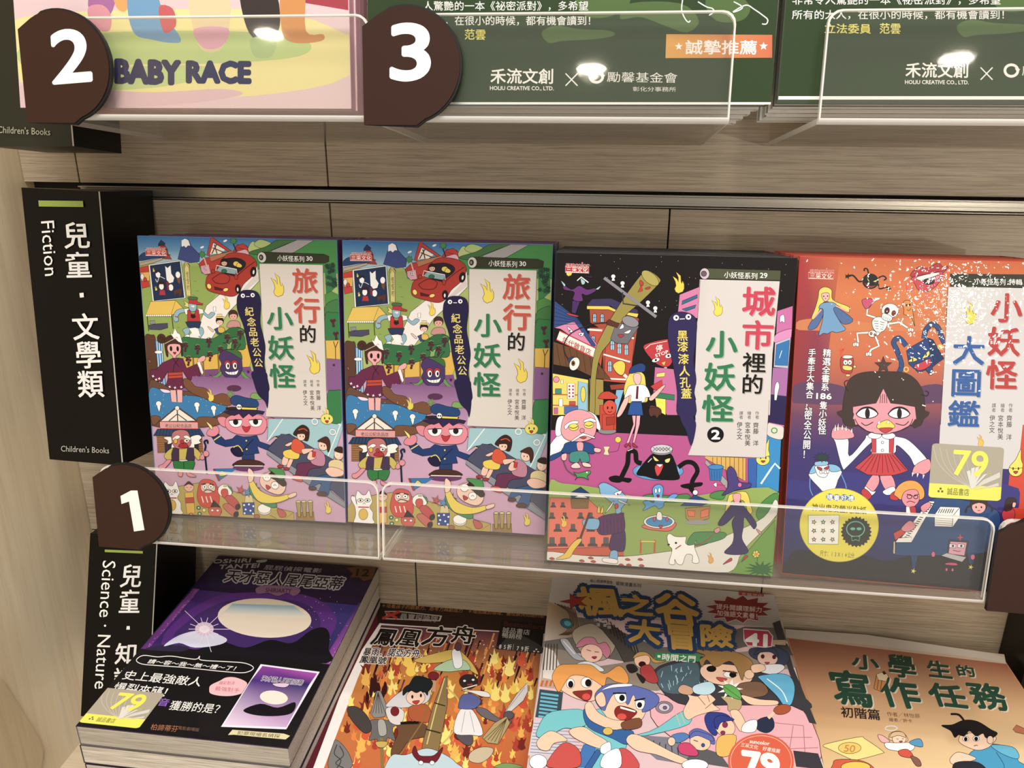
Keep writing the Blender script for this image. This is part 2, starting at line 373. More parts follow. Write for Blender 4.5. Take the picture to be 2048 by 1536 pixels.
# ------------------------------------------------------------------ shelf category signs: card boxes
def boxsign(nm,pts,back,n,label,mt,gr='black category signs on the left'):
    "pts TL TR BL BR of the front face; back TL TR BL BR"
    c=(V(pts[2])+V(pts[3]))/2; r=empty('category_sign',c,label=label,cat='sign',group=gr); n=V(n)
    slab('front_panel',pts,n,.0012,mt,r)
    v=[V(a)-n*.0012 for a in pts]+[V(a) for a in back]
    mesh('box_body',v,BF,M['black'],r)
    a,b=V(pts[1])+n*.0002,V(pts[3])+n*.0002; e=V((.0007,0,0))
    slab('white_edge',[a,a+e,b,b+e],n,.0006,M['whiteedge'],r)
    return r
def sgn(tl,tr,bl,br,btr,bbr,**k):
    t=(V(tr)-V(br)); n=V((0,-t.z,t.y)).normalized(); dx=V((-.06,0,0))
    return boxsign('s',[tl,tr,bl,br],[V(btr)+dx,btr,V(bbr)+dx,bbr],n,**k),n
s1,n1=sgn((-.17,-.1145,.0042),(-.11,-.1145,.0023),(-.17,-.1412,-.2002),(-.11,-.1408,-.2021),(-.11,-.0458,-.0036),(-.11,-.075,-.2112),label='black category sign reading Fiction, second from the top',mt=M['black'])
s2,n2=sgn((-.17,-.1125,-.2818),(-.11,-.1125,-.2818),(-.17,-.1655,-.427),(-.11,-.1655,-.427),(-.11,-.0458,-.285),(-.11,-.09,-.44),label='black category sign reading Science Nature, lowest on the left',mt=M['black'])
s0,n0=sgn((-.17,-.112,.20),(-.11,-.112,.20),(-.17,-.1340,.0334),(-.11,-.1345,.0346),(-.11,-.0500,.20),(-.11,-.0796,.0267),label='dark green category sign at the top left reading only Children\'s Books',mt=M['greenblack'])
A=Art((-.11,-.1145,.0023),n1,s1,M['printM'],lift=1.2e-3).to('colour_bar')
A.fill('94a83c','79,401 168,402 169,414 80,413'); A.ow=0; A.to('printed_lettering')
for ch,q in zip('兒童',('125,443 180,442 130,499','130,503 184,502 134,558')): A.txt(ch,'f2f0ec',q,'h',.03)
A.fill('f2f0ec','161,586 169,585 170,594 162,595')
for ch,q in zip('文學類',('143,626 198,624 148,682','149,681 203,679 154,739','154,739 208,737 158,797')): A.txt(ch,'f2f0ec',q,'h',.03)
A.txt('Fiction','f0eee8','110,441 118,550 84,443','b')
A.to('printed_caption'); A.txt("Children's Books",'b9b4a8','124,890 220,894 124,902','b'); A.flush()
A=Art((-.11,-.1125,-.2818),n2,s2,M['printM'],lift=3e-4).to('colour_bar'); A.ow=0
A.fill('94a83c','210,1099 286,1102 286,1107 210,1104'); A.to('printed_lettering')
for ch,q in zip('兒童',('243,1127 288,1127 238,1176','240,1178 284,1178 236,1228')): A.txt(ch,'f2f0ec',q,'h',.03)
A.fill('f2f0ec','254,1252 260,1252 260,1259 253,1259')
for ch,q in zip('知識',('232,1285 278,1284 228,1330','228,1334 273,1334 224,1382')): A.txt(ch,'f2f0ec',q,'h',.03)
A.txt('Science · Nature','f0eee8','232,1122 215,1378 206,1121','b'); A.flush()
A=Art((-.11,-.1345,.0346),n0,s0,M['printM'],lift=8e-4).to('printed_lettering')
A.txt("Children's Books",'a9a68c','-3,252 102,257 -3,266','b'); A.flush()
# ------------------------------------------------------------------ books
def bmt(c,cache={}):
    if c not in cache: cache[c]=boardmat('cover_board_'+c,c)
    return cache[c]
def book(name,q,n,t,label,cat,group,cf='888888',cs='777777',cb='888888',bw=.0018,hard=True,spine='right',mt=None):
    "q: TL TR BL BR of the front cover face. Right-bound hardback or paperback with its page block."
    q=[V(a) for a in q]; n=V(n); r=empty(name,(q[2]+q[3])/2-n*t/2,label=label,cat=cat,group=group)
    ex=(q[3]-q[2]).normalized(); ez=(q[0]-q[2]).normalized()
    slab('front_cover',q,n,bw,bmt(cf),r,bev=.0003)
    slab('back_cover',[a-n*(t-bw) for a in q],n,bw,bmt(cb),r,bev=.0003)
    i=.0026 if hard else .0005; s=1 if spine=='right' else -1
    l,rr=(i,bw*.8) if s>0 else (bw*.8,i)
    p=[q[0]+ex*l-ez*i,q[1]-ex*rr-ez*i,q[2]+ex*l+ez*i,q[3]-ex*rr+ez*i]
    slab('page_block',[a-n*bw for a in p],n,t-2*bw,M['pages'],r)
    a,b=(q[1],q[3]) if s>0 else (q[0],q[2])
    slab('spine',[a-ex*(bw if s>0 else 0)-n*bw,a+ex*(0 if s>0 else bw)-n*bw,b-ex*(bw if s>0 else 0)-n*bw,b+ex*(0 if s>0 else bw)-n*bw],n,t-2*bw,bmt(cs),r)
    return r
def whiten(c):
    for ch in c.children:
        if ch.name.startswith(('front_cover','back_cover','spine')): ch.data=ch.data.copy(); ch.data.materials[0]=bmt('dedad2')
def stack(r,n,t,k,labels,d=None,cw=False):
    out=[]
    for i in range(k):
        c=copytree(r); j=V((R.uniform(-.001,.001),0,0)); c.location=r.location-V(n)*t*(i+1)+(V(d)*(i+1) if d else V())+j
        if cw: whiten(c)
        c['label']=labels[i] if i<len(labels) else labels[-1]; out.append(c)
    return out
def face(p,n,qs): return [hit(x,y,p,n) for x,y in P_(qs)]
pA=(0,-.1421,-.2388); pC=(0,-.1833,-.2335); pD=(0,-.1811,-.2354)
G1='travel story hardbacks in the middle row'
qA='274,471 673.5,480 315,1026 692,1046'; qB='684,480 1106,489 696,1044 1090,1071'; qC='1112,504 1596,515 1093,1120 1545,1153'
bA=book('hardback_book',face(pA,NU,qA),NU,.0168,'travel storybook with a red car on the cover, beside the Fiction sign','book',G1,'5b7fa8','5a2a5c','6a3a6c')
bB=book('hardback_book',face(pA,NU,qB),NU,.0168,'travel storybook with a red car on the cover, beside the black city storybook','book',G1,'5b7fa8','5a2a5c','6a3a6c')
bC=book('hardback_book',face(pC,NU,qC),NU,.0166,'black night city storybook with number 29 on its title scroll','book','city story hardbacks in the middle row','16100f','c0204a','1c1416')
dq=face(pD,NU,'1599,512 1563,1147 1980,1185'); ddx=dq[2]-dq[1]; ddx=ddx/ddx.length*.1525
tx=hit(2070,523,pD,NU)-dq[0]; tx=tx/tx.length*.1515
dD=[dq[0],dq[0]+tx,dq[1],dq[1]+ddx]
bD=book('hardback_book',dD,NU,.0195,'orange and purple monster album with a bob haired girl on the cover','book','monster album hardbacks in the middle row','c8402a','a32a2a','b8452a')
for s_,nm in ((bA,'left'),(bB,'right')):
    stack(s_,NU,.0171,3,['travel storybook directly behind the %s red car cover'%nm,'travel storybook two behind the %s red car cover'%nm,'rearmost travel storybook behind the %s red car cover'%nm])
stack(bC,NU,.0171,5,['%s copy behind the black city storybook, only its top edge showing'%a for a in ('first','second','third','fourth','rearmost')])
stack(bD,NU,.02,3,['%s copy behind the orange monster album, only its top edge showing'%a for a in ('first','second','rearmost')])
# top row
pU=(0,-.18,.0630); U=lambda x,z_:V((x,-.18,.063))+UP*z_
GU='green covered recommendation picture books'
qb=[U(-.1005,.20),U(.1025,.20),U(-.1005,-.0035),U(.1025,-.0035)]
bR=book('picture_book',qb,NU,.009,'pink and yellow picture book with the title BABY RACE','book','','e8c8cc','d9a0b0','e0c0c4',.001)
bG=book('picture_book',[U(.1135,.26),U(.3395,.26),U(.1135,0),U(.341,0)],NU,.011,'dark green book with an orange sticker behind the number 3 sign','book',GU,'2b3a20','2b3a20','2b3a20',.0012,False)
bH=book('picture_book',[U(.3445,.26),U(.5715,.26),U(.3445,0),U(.5715,0)],NU,.011,'dark green book without a sticker at the top right','book',GU,'2b3a20','2b3a20','2b3a20',.0012,False)
stack(bG,NU,.0112,4,['%s green copy stacked behind the stickered green book'%a for a in ('first','second','third','rearmost')],d=(-.003,0,-.0013),cw=True)
stack(bH,NU,.0112,4,['%s green copy stacked behind the top right green book'%a for a in ('first','second','third','rearmost')],d=(0,0,-.0009),cw=True)
stack(bR,NU,.0095,3,['%s copy behind the pink picture book'%a for a in ('first','second','rearmost')])
# lower row, lying on the base shelf
fz=lambda z,y:(0,y,z)
pE=(0,-.2606,-.3429);pF=(0,-.2773,-.385);pG=(0,-.305,-.3442);pH=(0,-.28,-.375)
qE=face(pE,NF,'437,1111 757,1135 151,1452 576,1497')
bE=book('paperback_book',qE,NF,.0165,'purple paperback with a black paper band and a discount sticker, topmost of its pile','book','purple paperbacks in a pile','2a1838','1c1024','1a1420',.0005,False,'left')
stack(bE,NF,.0172,3,['%s purple paperback in the pile at the lower left'%a for a in ('second','third','lowest')])
f0=face(pF,NF,'751,1204 1094,1225'); dn=-V((0,math.cos(.0342),math.sin(.0342)))
qF=[f0[0],f0[1],f0[0]+dn*.24+V((.001,0,0)),f0[1]+dn*.24+V((.002,0,0))]
bF=book('paperback_book',qF,NF,.0135,'brown and fiery orange comic with armed fighters on the cover','book','fiery adventure comics','5a1420','5a1420','301418',.0005,False,'left')
stack(bF,NF,.0137,1,['lower copy under the fiery orange comic'])
g0=face(pG,NF,'1106,1150 1548,1190')
qG=[g0[0],g0[1],g0[0]+dn*.262+V((.0006,0,0)),g0[1]+dn*.262+V((-.001,0,0))]
bG2=book('paperback_book',qG,NF,.014,'white topped comic with a golden title and number 41','book','comics with golden titles','d8d4cc','b9c8d8','b9c8d8',.0005,False,'left')
stack(bG2,NF,.0142,4,['%s comic under the golden titled comic'%a for a in ('second','third','fourth','lowest')])
h0=face(pH,NF,'1577,1261 2003,1309')
qH=[V((.4215,h0[0].y+.002,h0[0].z)),V((.594,h0[1].y,h0[1].z)),V((.4215,h0[0].y,h0[0].z))+dn*.235,V((.594,h0[1].y,h0[1].z))+dn*.225]
bH2=book('paperback_book',qH,NF,.012,'tan brown writing workbook with green title lettering','book','writing workbooks','c98f6a','d8c8b0','d8c8b0',.0005,False,'left')
stack(bH2,NF,.0122,2,['%s writing workbook under the tan one'%a for a in ('second','lowest')])
# ------------------------------------------------------------------ cover print
def al(a): return a.fill,a.sh,a.line,a.ell,a.txt
def flame(a,x,y,s,c='f2d238',sm=1,fl=1):
    p=[(0,0),(-14,-8),(-20,-24),(-12,-40),(-16,-62),(-30,-90),(-8,-76),(0,-58),(0,-84),(-12,-112),(12,-92),(14,-60),(18,-50),(22,-66),(30,-48),(30,-24),(22,-8),(10,-4)]
    a.sh(c,[(x+q[0]*s*fl,y+q[1]*s) for q in p],0,max(1.2,2.2*s),'6a4a10')
def face(a,x,y,s,skin='f0b8a8',hair='3a2018',style=0,look=0):
    "small generic cartoon head"
    a.ell(hair,x,y-.12*s,.56*s,.56*s); a.ell(skin,x,y+.06*s,.44*s,.42*s,w=0)
    a.fill(hair,[(x-.5*s,y-.02*s),(x-.3*s,y-.5*s),(x+.35*s,y-.5*s),(x+.5*s,y-.02*s),(x+.25*s,y-.16*s),(x,y-.2*s),(x-.25*s,y-.14*s)])
    for d in (-.17,.17): a.ell('1a1214',x+(d+look)*s,y+.08*s,.05*s,.075*s,w=0,n=8)
    a.line('9a3a30',.05*s,[(x-.08*s+look*s,y+.3*s),(x+.1*s+look*s,y+.29*s)])
def travel(a):
    F,S,L,E,T=al(a); U=lambda:a.crop(670,470,4.551); D=lambda:a.crop(670,760,3.938)
    a.to('printed_illustration'); a.crop(0,0,1)
    F('a9b868','684,480 1106,489 1101,760 694,760'); F('c9a0bb','694,760 1101,760 1090,1071 696,1044')
    U(); a.ow=.75
    a.vgrad([(0,'2c6fae'),(.5,'5a93bd'),(1,'a9c6cc')],0,0,0,0,'64,44 1960,88 66,300 1960,330')
    S('9aae62','545,300 600,285 640,320 640,372 545,360'); S('56863f','540,352 700,330 760,350 760,395 560,402')
    S('3e8a44','700,262 900,200 1210,180 1400,120 1560,88 1984,90 1980,400 1500,380 1200,360 900,420 700,300',0)
    S('b4c478','1115,195 1165,100 1250,160 1210,200'); S('a9bf70','1180,130 1240,82 1350,120 1260,165')
    S('3f6d3a','1130,200 1290,150 1400,90 1500,85 1600,88 1480,130 1330,190 1200,225')
    S('a29c9c','1340,190 1600,86 1760,92 1560,205 1400,230',0)
    S('8fa84e','80,330 640,330 660,400 900,440 700,720 600,860 560,990 80,1000',0,0)
    for x,y in ((470,450),(580,470),(600,560),(400,900),(200,640),(560,600)): L('5f7f34',4,[(x,y),(x+26,y+6)])
    S('f0e8e2','1200,330 1210,470 1120,560 900,760 800,900 720,1010 480,1010 620,860 690,700 830,590 1000,470 1150,380',0)
    # mountain, pagoda, roofs
    S('3c4a88','440,265 478,150 500,92 555,84 575,140 610,180 655,225 645,290 560,300',0); F('f4f2f0','487,92 520,75 552,90 566,140 545,138 525,158 508,142 484,150',0)
    S('20305a','262,125 290,85 330,120 322,130 330,150 300,150 262,145',0); S('a03a32','270,140 325,140 345,170 352,215 385,268 290,262 292,210 275,180',0)
    L('14202a',6,'258,170 350,180'); L('14202a',6,'275,218 375,228'); S('26406e','68,250 120,205 230,200 330,240 200,262 75,282')
    S('b9a48c','75,300 292,252 292,272 210,300 80,330',0); S('c8352c','72,345 160,325 170,400 78,400',0); S('e2b24a','78,392 165,384 162,470 85,470',0); S('c8352c','80,470 150,465 162,520 88,538',0)
    E('f0ddd0',95,430,18,30); E('c8352c',120,455,16,20)
    # torii-like frame and house
    S('b8322c','640,310 700,255 960,215 1020,130 1110,140 1125,200 1130,330 900,330 800,420 690,410 645,330',0)
    S('d99ab0','655,330 735,315 750,400 690,410 660,380',0); E('f4ecec',705,350,16,16); L('1a1214',4,'705,334 705,366'); L('1a1214',4,'690,350 720,350')
    S('e3a9bb','1000,200 1100,170 1125,205 1130,260 1040,260',0); S('c4312b','1000,145 1075,120 1125,160 1110,180 1050,165',0)
    S('c0392e','720,232 768,65 790,68 960,190 935,200 790,105 745,240',0); F('efe6d8','752,220 790,115 900,180 850,215'); L('5a3a26',10,'770,215 820,130'); L('5a3a26',10,'820,215 800,130'); L('5a3a26',9,'780,160 880,200')
    S('b9754c','745,240 960,190 990,205 760,290',0); L('3a1c14',10,'970,90 1010,200'); L('d9b0a0',12,'690,240 735,400')
    for x,y in ((985,95),(678,222)): a.burst('3f8a4a',x,y,36,22,7,w=3)
    for x,y in ((905,95),(680,155)): E('f4f6f8',x,y,20,9,-.4,w=0)
    # face-hole board
    S('f2f0ee','160,318 462,275 470,290 496,630 180,662',0); F('1c3052','172,325 462,285 484,625 192,655')
    S('d8c87a','498,312 516,285 554,325 545,345 548,610 505,605 500,350',0); S('c8b45c','496,335 518,283 552,332 540,342 518,310 505,345',0); T('怪怪村','3a2a14','512,380 538,380 514,560','v')
    for x,y in ((245,408),(345,415),(435,412),(272,520),(362,530)): E('f6f4f2',x,y,22,30,w=0)
    F('f4f2f0','318,330 340,350 352,338 370,325 372,400 398,440 385,480 350,490 325,460 322,400'); F('2a1c2a','225,400 230,370 270,372 270,400 248,385'); F('3a1a1c','238,500 250,470 300,470 312,520 300,555 296,500 252,500 246,550'); F('b82a38','255,555 300,555 308,600 248,600'); F('7a2a3a','318,480 340,470 345,560 325,550'); F('5a3422','385,560 462,540 462,580 440,620 435,580 400,590 395,620'); F('7a4a2a','420,440 458,440 448,500 430,480')
    flame(a,205,385,.35); flame(a,218,560,.4); L('f0eeee',5,'220,450 235,480 260,430 310,450',1)
    # tent and stand
    S('4a4660','130,880 200,868 312,862 312,905 240,925 135,920',0); S('8a8a96','140,840 190,835 195,868 145,870',0); L('1a1214',7,'120,790 128,935'); L('1a1214',7,'355,790 362,915')
    S('e8bf48','162,660 400,650 472,728 462,748 345,790 112,782',0); L('6a4a10',3,'400,650 350,785'); 
    for i in range(13): E('f6f0e4',118+i*19,790,10,9,w=2)
    # blue dancer with a red hat
    a.ow=.7
    S('8fb6c6','450,925 500,905 520,935 500,975 510,990 480,1000 465,985 470,960'); S('8fb6c6','600,900 640,905 652,950 630,985 618,1000 600,985 612,950')
    S('f2efec','462,985 500,968 515,985 470,1010'); S('26365a','480,850 635,850 612,912 570,905 530,915 500,895',0); S('f4f0ec','512,912 575,905 620,980 560,985',0,0)
    S('8fb6c6','470,725 400,745 372,795 370,830 390,850 418,835 415,795 440,770 480,760'); S('8fb6c6','650,770 680,800 720,820 770,775 735,760 700,785 660,750')
    S('f6f3f0','755,712 780,708 778,755 755,750',0); S('f2efec','475,732 520,725 530,770 490,785',0); S('f2efec','610,725 655,735 660,770 610,780',0)
    S('c02a32','508,740 525,735 545,775 575,775 590,735 615,740 622,845 500,845',0); F('2a1418','535,790 545,775 560,785 575,775 585,805 560,820 540,812')
    S('e8d27a','475,655 520,680 540,720 478,700 492,685'); S('8fb6c6','525,680 595,678 590,740 560,755 530,740'); L('f6f0ea',9,'545,705 575,703 560,716',1)
    S('c02a32','525,640 600,645 612,668 660,682 655,695 600,690 525,678',0); S('47703a','530,617 605,622 600,645 524,640'); L('c02a32',10,'385,800 415,806')
    # three small people
    S('2f4a72','750,920 785,905 850,915 860,960 780,970',0); S('e0b23a','792,905 842,905 850,950 795,950'); face(a,810,850,66,'f2c8b0','2a1a18'); S('e8d27a','775,800 858,803 850,818 772,815',0); S('eedc98','790,780 835,780 838,800 788,800',0)
    S('f0c8b0','700,895 745,930 735,945 695,905'); S('c98d86','890,860 930,840 990,850 1000,905 880,905'); face(a,942,795,80,'e8a898','4a2820')
    # vineyard
    S('e0b23c','500,1170 1060,1060 1100,1200 1060,1290 480,1310 420,1200',0); S('7a4a80','560,1300 1080,1270 1120,1502 560,1502',0,0); a.fill('8a5a8e','300,1400 1110,1310 1110,1502 300,1502')
    for x in (535,628,775): L('8a6a2c',16,[(x,1120),(x+2,1380)])
    S('2e7040','440,1000 560,1000 720,1010 820,960 880,930 1010,910 1040,1100 900,1110 760,1150 640,1180 520,1180 440,1160')
    S('2c6a38','860,950 920,905 1020,915 1035,960 900,1000')
    for x,y in ((470,1070),(585,1095),(697,1032),(875,995),(1000,960),(945,1040),(700,1160),(492,1200),(805,1110)):
        for i,j in ((-12,-12),(8,-14),(-2,0),(-14,4),(12,4),(0,18),(-4,32)): E('5e1d38',x+i*1.3,y+j*1.5,11,11,w=2,n=8)
        L('6aa04a',6,[(x-20,y-26),(x,y-36),(x+22,y-28)])
    for x,y in ((600,1400),(655,1420),(990,1390),(1055,1320),(800,1412)): a.burst('421836',x,y,20,9,6,w=0)
    # grape with a grin
    S('8aa85a','905,1100 865,1105 870,1060 830,1045 870,1050 890,1060 900,1045 920,1040 910,1070'); S('5f9a48','790,1310 740,1350 680,1345 720,1365 715,1410 760,1370 800,1340'); S('5f9a48','1000,1310 1040,1360 1090,1390 1050,1395 1055,1420 1020,1380 985,1340')
    S('4a3468','800,1145 850,1110 920,1120 990,1160 1000,1200 1000,1290 975,1340 940,1370 950,1410 915,1437 880,1420 870,1380 820,1350 800,1310 790,1280 805,1240 785,1190')
    S('3d6b34','850,1120 900,1140 990,1195 1005,1190 995,1140 960,1110 1000,1060 960,1075 935,1110 880,1110')
    for x in (862,930): E('b02a3a',x,1240,32,32,w=3); E('f6f2ee',x+2,1262,20,32,w=3); E('1a1214',x+6,1262,9,17,w=0)
    S('f6f2ee','835,1310 870,1318 940,1312 965,1295 945,1340 890,1345 855,1335'); 
    for x in (875,900,925): L('1a1214',3,[(x,1314),(x,1342)])
    # waterfall rock and lady in kimono
    S('5e3a2a','88,985 150,970 190,1010 190,1350 240,1430 200,1500 100,1500 92,1200'); S('3f8ac0','185,1020 250,1020 262,1500 200,1500',0); 
    for i in range(3): L('e8f2f6',6,[(200+i*22,1030),(205+i*22,1480)])
    E('eef2f4',212,1130,38,16); E('eef2f4',250,1490,50,22)
    S('e8a0a0','120,1220 112,1190 130,1225'); E('4a2a20',245,1005,42,44); L('1a1214',4,'225,1010 245,985 262,1010 245,1025',1)
    S('4a2a20','285,1165 272,1080 280,1010 330,975 410,1000 442,1060 440,1160 425,1160 415,1080 330,1060 300,1085 300,1165')
    S('efa8a8','298,1080 330,1055 415,1060 425,1110 405,1150 375,1172 385,1240 330,1240 345,1175 305,1130'); E('1a1214',332,1098,12,24,w=0); E('1a1214',395,1100,12,24,w=0); S('a02a2a','350,1132 378,1132 366,1152'); 
    S('f6f4f0','330,950 355,965 378,908 400,950 425,965 445,1050 405,1035 380,1010 360,1000',0); L('b02a2a',4,'385,990 402,1000')
    L('d8c8b0',5,'275,1052 400,990')
    S('efa8a8','575,1215 605,1180 640,1165 655,1185 640,1215 610,1230 625,1290 600,1330'); S('f4f0ee','570,1230 600,1220 628,1320 612,1345',0)
    S('6b2348','290,1210 345,1185 400,1185 440,1190 470,1280 570,1240 598,1340 560,1400 520,1432 460,1360 425,1300 430,1400 455,1450 400,1478 300,1480 255,1460 285,1380 290,1310 225,1405 170,1395 118,1350 130,1290 180,1290 240,1230',0)
    L('1a1214',5,'400,1185 350,1260 340,1320'); L('1a1214',5,'345,1190 400,1270'); S('c2402c','295,1320 425,1315 428,1368 292,1375',0); L('3a1418',5,'295,1348 425,1342')
    for x,y in ((148,1352),(205,1375),(555,1365),(510,1405),(300,1452),(350,1460),(410,1455),(535,1395),(175,1385)): a.burst('f4eef0',x,y,15,6,4,.3)
    S('efa8a8','310,1480 352,1478 350,1502 312,1502',0,3); S('efa8a8','360,1478 400,1476 398,1502 362,1502',0,3)
    # red car
    a.ow=.8
    F('d8ccc6','1000,600 1190,400 1210,460 1080,560')
    S('b03024','700,470 720,420 800,370 870,265 930,215 1010,205 1120,225 1185,275 1192,340 1150,420 1060,500 1010,580 940,615 820,592 720,560 695,520'); S('241a2a','860,290 905,262 1010,255 1085,290 1080,340 1005,400 1000,430 850,380',1); S('8aa8a8','805,370 850,325 1000,365 990,410 830,385',0); L('e8e4e4',7,'800,375 810,325 1000,362 1003,415'); L('1a1214',5,'760,450 850,400 930,430 900,490 800,490 760,450',1)
    face(a,885,300,60,'e8b090','1a1418'); E('e8c83c',1000,310,30,24); S('e8c83c','1020,300 1055,325 1040,345 1000,335'); E('2f6a4a',880,378,26,18); L('1a1214',5,'1005,420 1090,350 1180,290',1)
    S('5a1414','775,522 860,545 850,560 780,552',0); E('f0d85c',728,520,20,26,-.4); E('f0d85c',885,552,26,16,-.3); E('1a1214',1160,385,28,46,.2); E('e8e4e0',1163,388,11,22,.2); E('1a1214',1003,545,26,42); E('e8e4e0',1000,550,10,20); E('b03024',775,380,18,18); E('b03024',993,430,16,26)
    flame(a,880,735,1.15)
    # lower half
    D(); a.ow=.75
    a.vgrad([(0,'8a5a8e'),(1,'c79cbd')],0,0,0,0,'450,30 1080,60 380,420 1080,420')
    S('6a4636','95,80 180,80 300,140 480,160 620,230 740,290 790,320 640,420 95,420'); S('2f7db4','95,130 200,140 330,180 480,190 600,235 720,265 690,320 560,370 300,400 95,360'); 
    S('7a4e34','380,50 430,60 470,110 560,130 600,190 700,170 770,230 740,270 640,250 540,210 450,170 380,110'); S('7a4e34','95,350 150,345 170,370 110,420'); S('7a4e34','470,370 530,355 640,370 680,410 480,440')
    for i in range(26): E('dcecf4',120+R.random()*560,170+R.random()*180,2.4,w=0,n=6)
    S('efb0ae','262,140 310,140 312,238 268,234',0); S('efb0ae','318,140 364,140 358,240 318,238',0); S('ecd8ee','180,130 250,140 262,160 210,160')
    E('5a2c50',790,130,60,26,w=0); a.burst('6a9a4a',755,175,40,14,6,w=2); S('7aa456','920,205 940,170 1000,180 1020,215 960,220')
    for x,y in ((162,250),(476,262),(612,290)): E('f4f2f0',x,y-2,23,22); S('f4f2f0',[(x-14,y+14),(x+14,y+14),(x+2,y+62)]); E('f4f2f0',x,y,18,16,w=0)
    # pink floor in the middle
    # souvenir hut
    S('9a6a3c','130,500 500,500 505,640 130,640',0); 
    for i in range(7): L('5a3a1c',3,[(130,520+i*18),(505,520+i*18)])
    S('3a3040','190,560 470,560 470,640 190,640',0,0); S('2a4468','105,500 140,450 490,450 525,510',0); 
    for i in range(14): L('16263c',3,[(145+i*25,452),(125+i*28,505)])
    S('efe6da','170,388 312,280 458,388',0); L('5a3a20',11,'160,392 312,272 470,390'); L('5a3a20',9,'312,285 312,388'); L('5a3a20',8,'240,385 312,330 385,385'); E('eae4d8',313,284,18,18)
    S('e0a09c','165,390 475,398 475,452 165,446',0,5,'b02028'); T('老公公紀念品店','3a1418','205,408 425,412 204,440','h')
    # old man
    S('f2efea','185,520 215,510 250,515 255,560 215,570 220,545'); S('f2efea','405,520 470,500 500,520 480,545 490,565 425,575'); S('f4f1ec','260,560 300,640 430,560 400,700 250,690',1,0)
    S('c9b44c','255,600 330,610 430,600 480,640 490,680 460,700 430,665 430,690 320,700 260,690 215,700 185,660'); S('e09098','210,695 240,705 175,770 140,765 138,740 170,730'); S('e09098','475,680 500,700 545,660 552,640 530,630 510,640'); S('4a3450','262,600 310,610 305,705 245,705 245,650',0); S('4a3450','380,600 430,605 432,700 385,710 360,690',0); S('2c7a3c','262,705 330,710 425,705 425,750 395,790 345,775 300,790 262,760'); L('1a1214',4,'342,715 342,775')
    S('c47070','255,545 265,480 320,458 385,470 412,540 400,590 350,608 280,600'); S('f2efea','262,525 300,500 325,512 310,528 270,540'); S('f2efea','350,512 380,502 410,525 405,540 365,525'); E('e0b020',285,548,16,20,w=3); E('e8e0d0',375,545,22,16,w=3); E('1a1214',378,545,7,w=0,n=8); S('b02a30','305,590 330,565 345,570 365,562 388,592 350,602')
    E('a83a3c',338,552,16,16,w=2); L('16243c',15,'528,810 520,640 530,590 520,555 545,545 548,570',1); S('e09098','300,790 330,795 320,830 290,820'); S('e09098','360,790 395,805 440,830 400,835 365,820'); E('e09098',530,650,24,24)
    # officer
    E('6a3a66',870,770,130,30,w=0); S('223c6c','820,655 925,655 925,720 820,720',0); S('4a2a20','750,755 770,720 820,705 920,708 980,725 990,755',1); L('f0e8e0',7,'755,752 990,757')
    S('1f3a70','785,505 840,520 900,518 955,510 975,560 1060,590 1110,545 1110,520 1195,545 1185,590 1120,630 1030,630 955,600 968,655 860,665 760,650 790,590 690,600 610,570 580,520 640,495 690,545 750,535',0)
    L('e8d24a',9,'598,545 655,510'); L('e8d24a',9,'1105,532 1190,555'); S('1d1a3c','730,620 780,600 830,640 815,680 760,670'); L('14182a',6,'925,540 820,640'); E('e6d070',865,552,8,w=2); E('e6d070',865,620,8,w=2); L('e8d24a',7,'755,605 790,590 815,610 830,640',1)
    S('e88898','545,500 560,460 620,430 645,450 640,490 600,515'); S('e88898','1120,480 1130,445 1190,440 1225,470 1220,505 1180,520 1135,510'); S('f0e070','545,395 590,430 585,460'); S('f4f0ec','1155,390 1195,382 1205,460 1170,465',0)
    S('e88898','640,365 700,360 720,400 705,440 660,420'); S('e88898','1040,400 1060,370 1120,380 1095,425 1045,445'); S('e88898','700,410 725,360 820,335 960,340 1030,370 1045,430 1010,490 930,505 800,498 720,460')
    for x,o in ((785,-1),(950,1)): S('f4f2f0',[(x-48,388),(x+52,384),(x+42,430),(x,442),(x-36,428)]); E('14101c',x+3,400,22,24,w=0); L('14101c',6,[(x-52,386),(x+56,382)])
    S('c22a34','838,432 872,442 910,434 885,478 858,478'); S('2e2248','690,320 740,305 940,300 1035,320 1015,345 975,335 930,360 900,335 850,372 820,335 780,350 740,340',0)
    S('1f4478','755,215 800,185 880,205 970,225 985,270 940,285 780,265'); S('2a2420','712,285 760,280 980,290 970,305 715,300',0); L('e8d24a',14,'845,292 968,297'); E('efece6',823,280,22,22); E('14101c',816,280,6,w=0); E('14101c',832,281,6,w=0)
    # train carriage
    S('9cc4cc','1060,375 1680,385 1680,470 1560,760 1230,500 1100,520 1040,560',0); L('f4f4f0',7,'1180,380 1040,560'); L('f4f4f0',7,'1660,430 1530,700'); L('f4f4f0',8,'1600,380 1660,440')
    S('4a4c66','1040,620 1160,500 1240,510 1680,760 1680,1050 1560,960 1400,890 1280,800 1160,720',0); S('8a8e98','1035,625 1280,790 1540,960 1660,1060 1660,1100 1500,1000 1260,840 1030,660',0); 
    for x,y in ((1445,405),(1590,490)): E(None,x,y,26,24,w=11,oc='f2efea'); E(None,x,y,30,28,w=2)
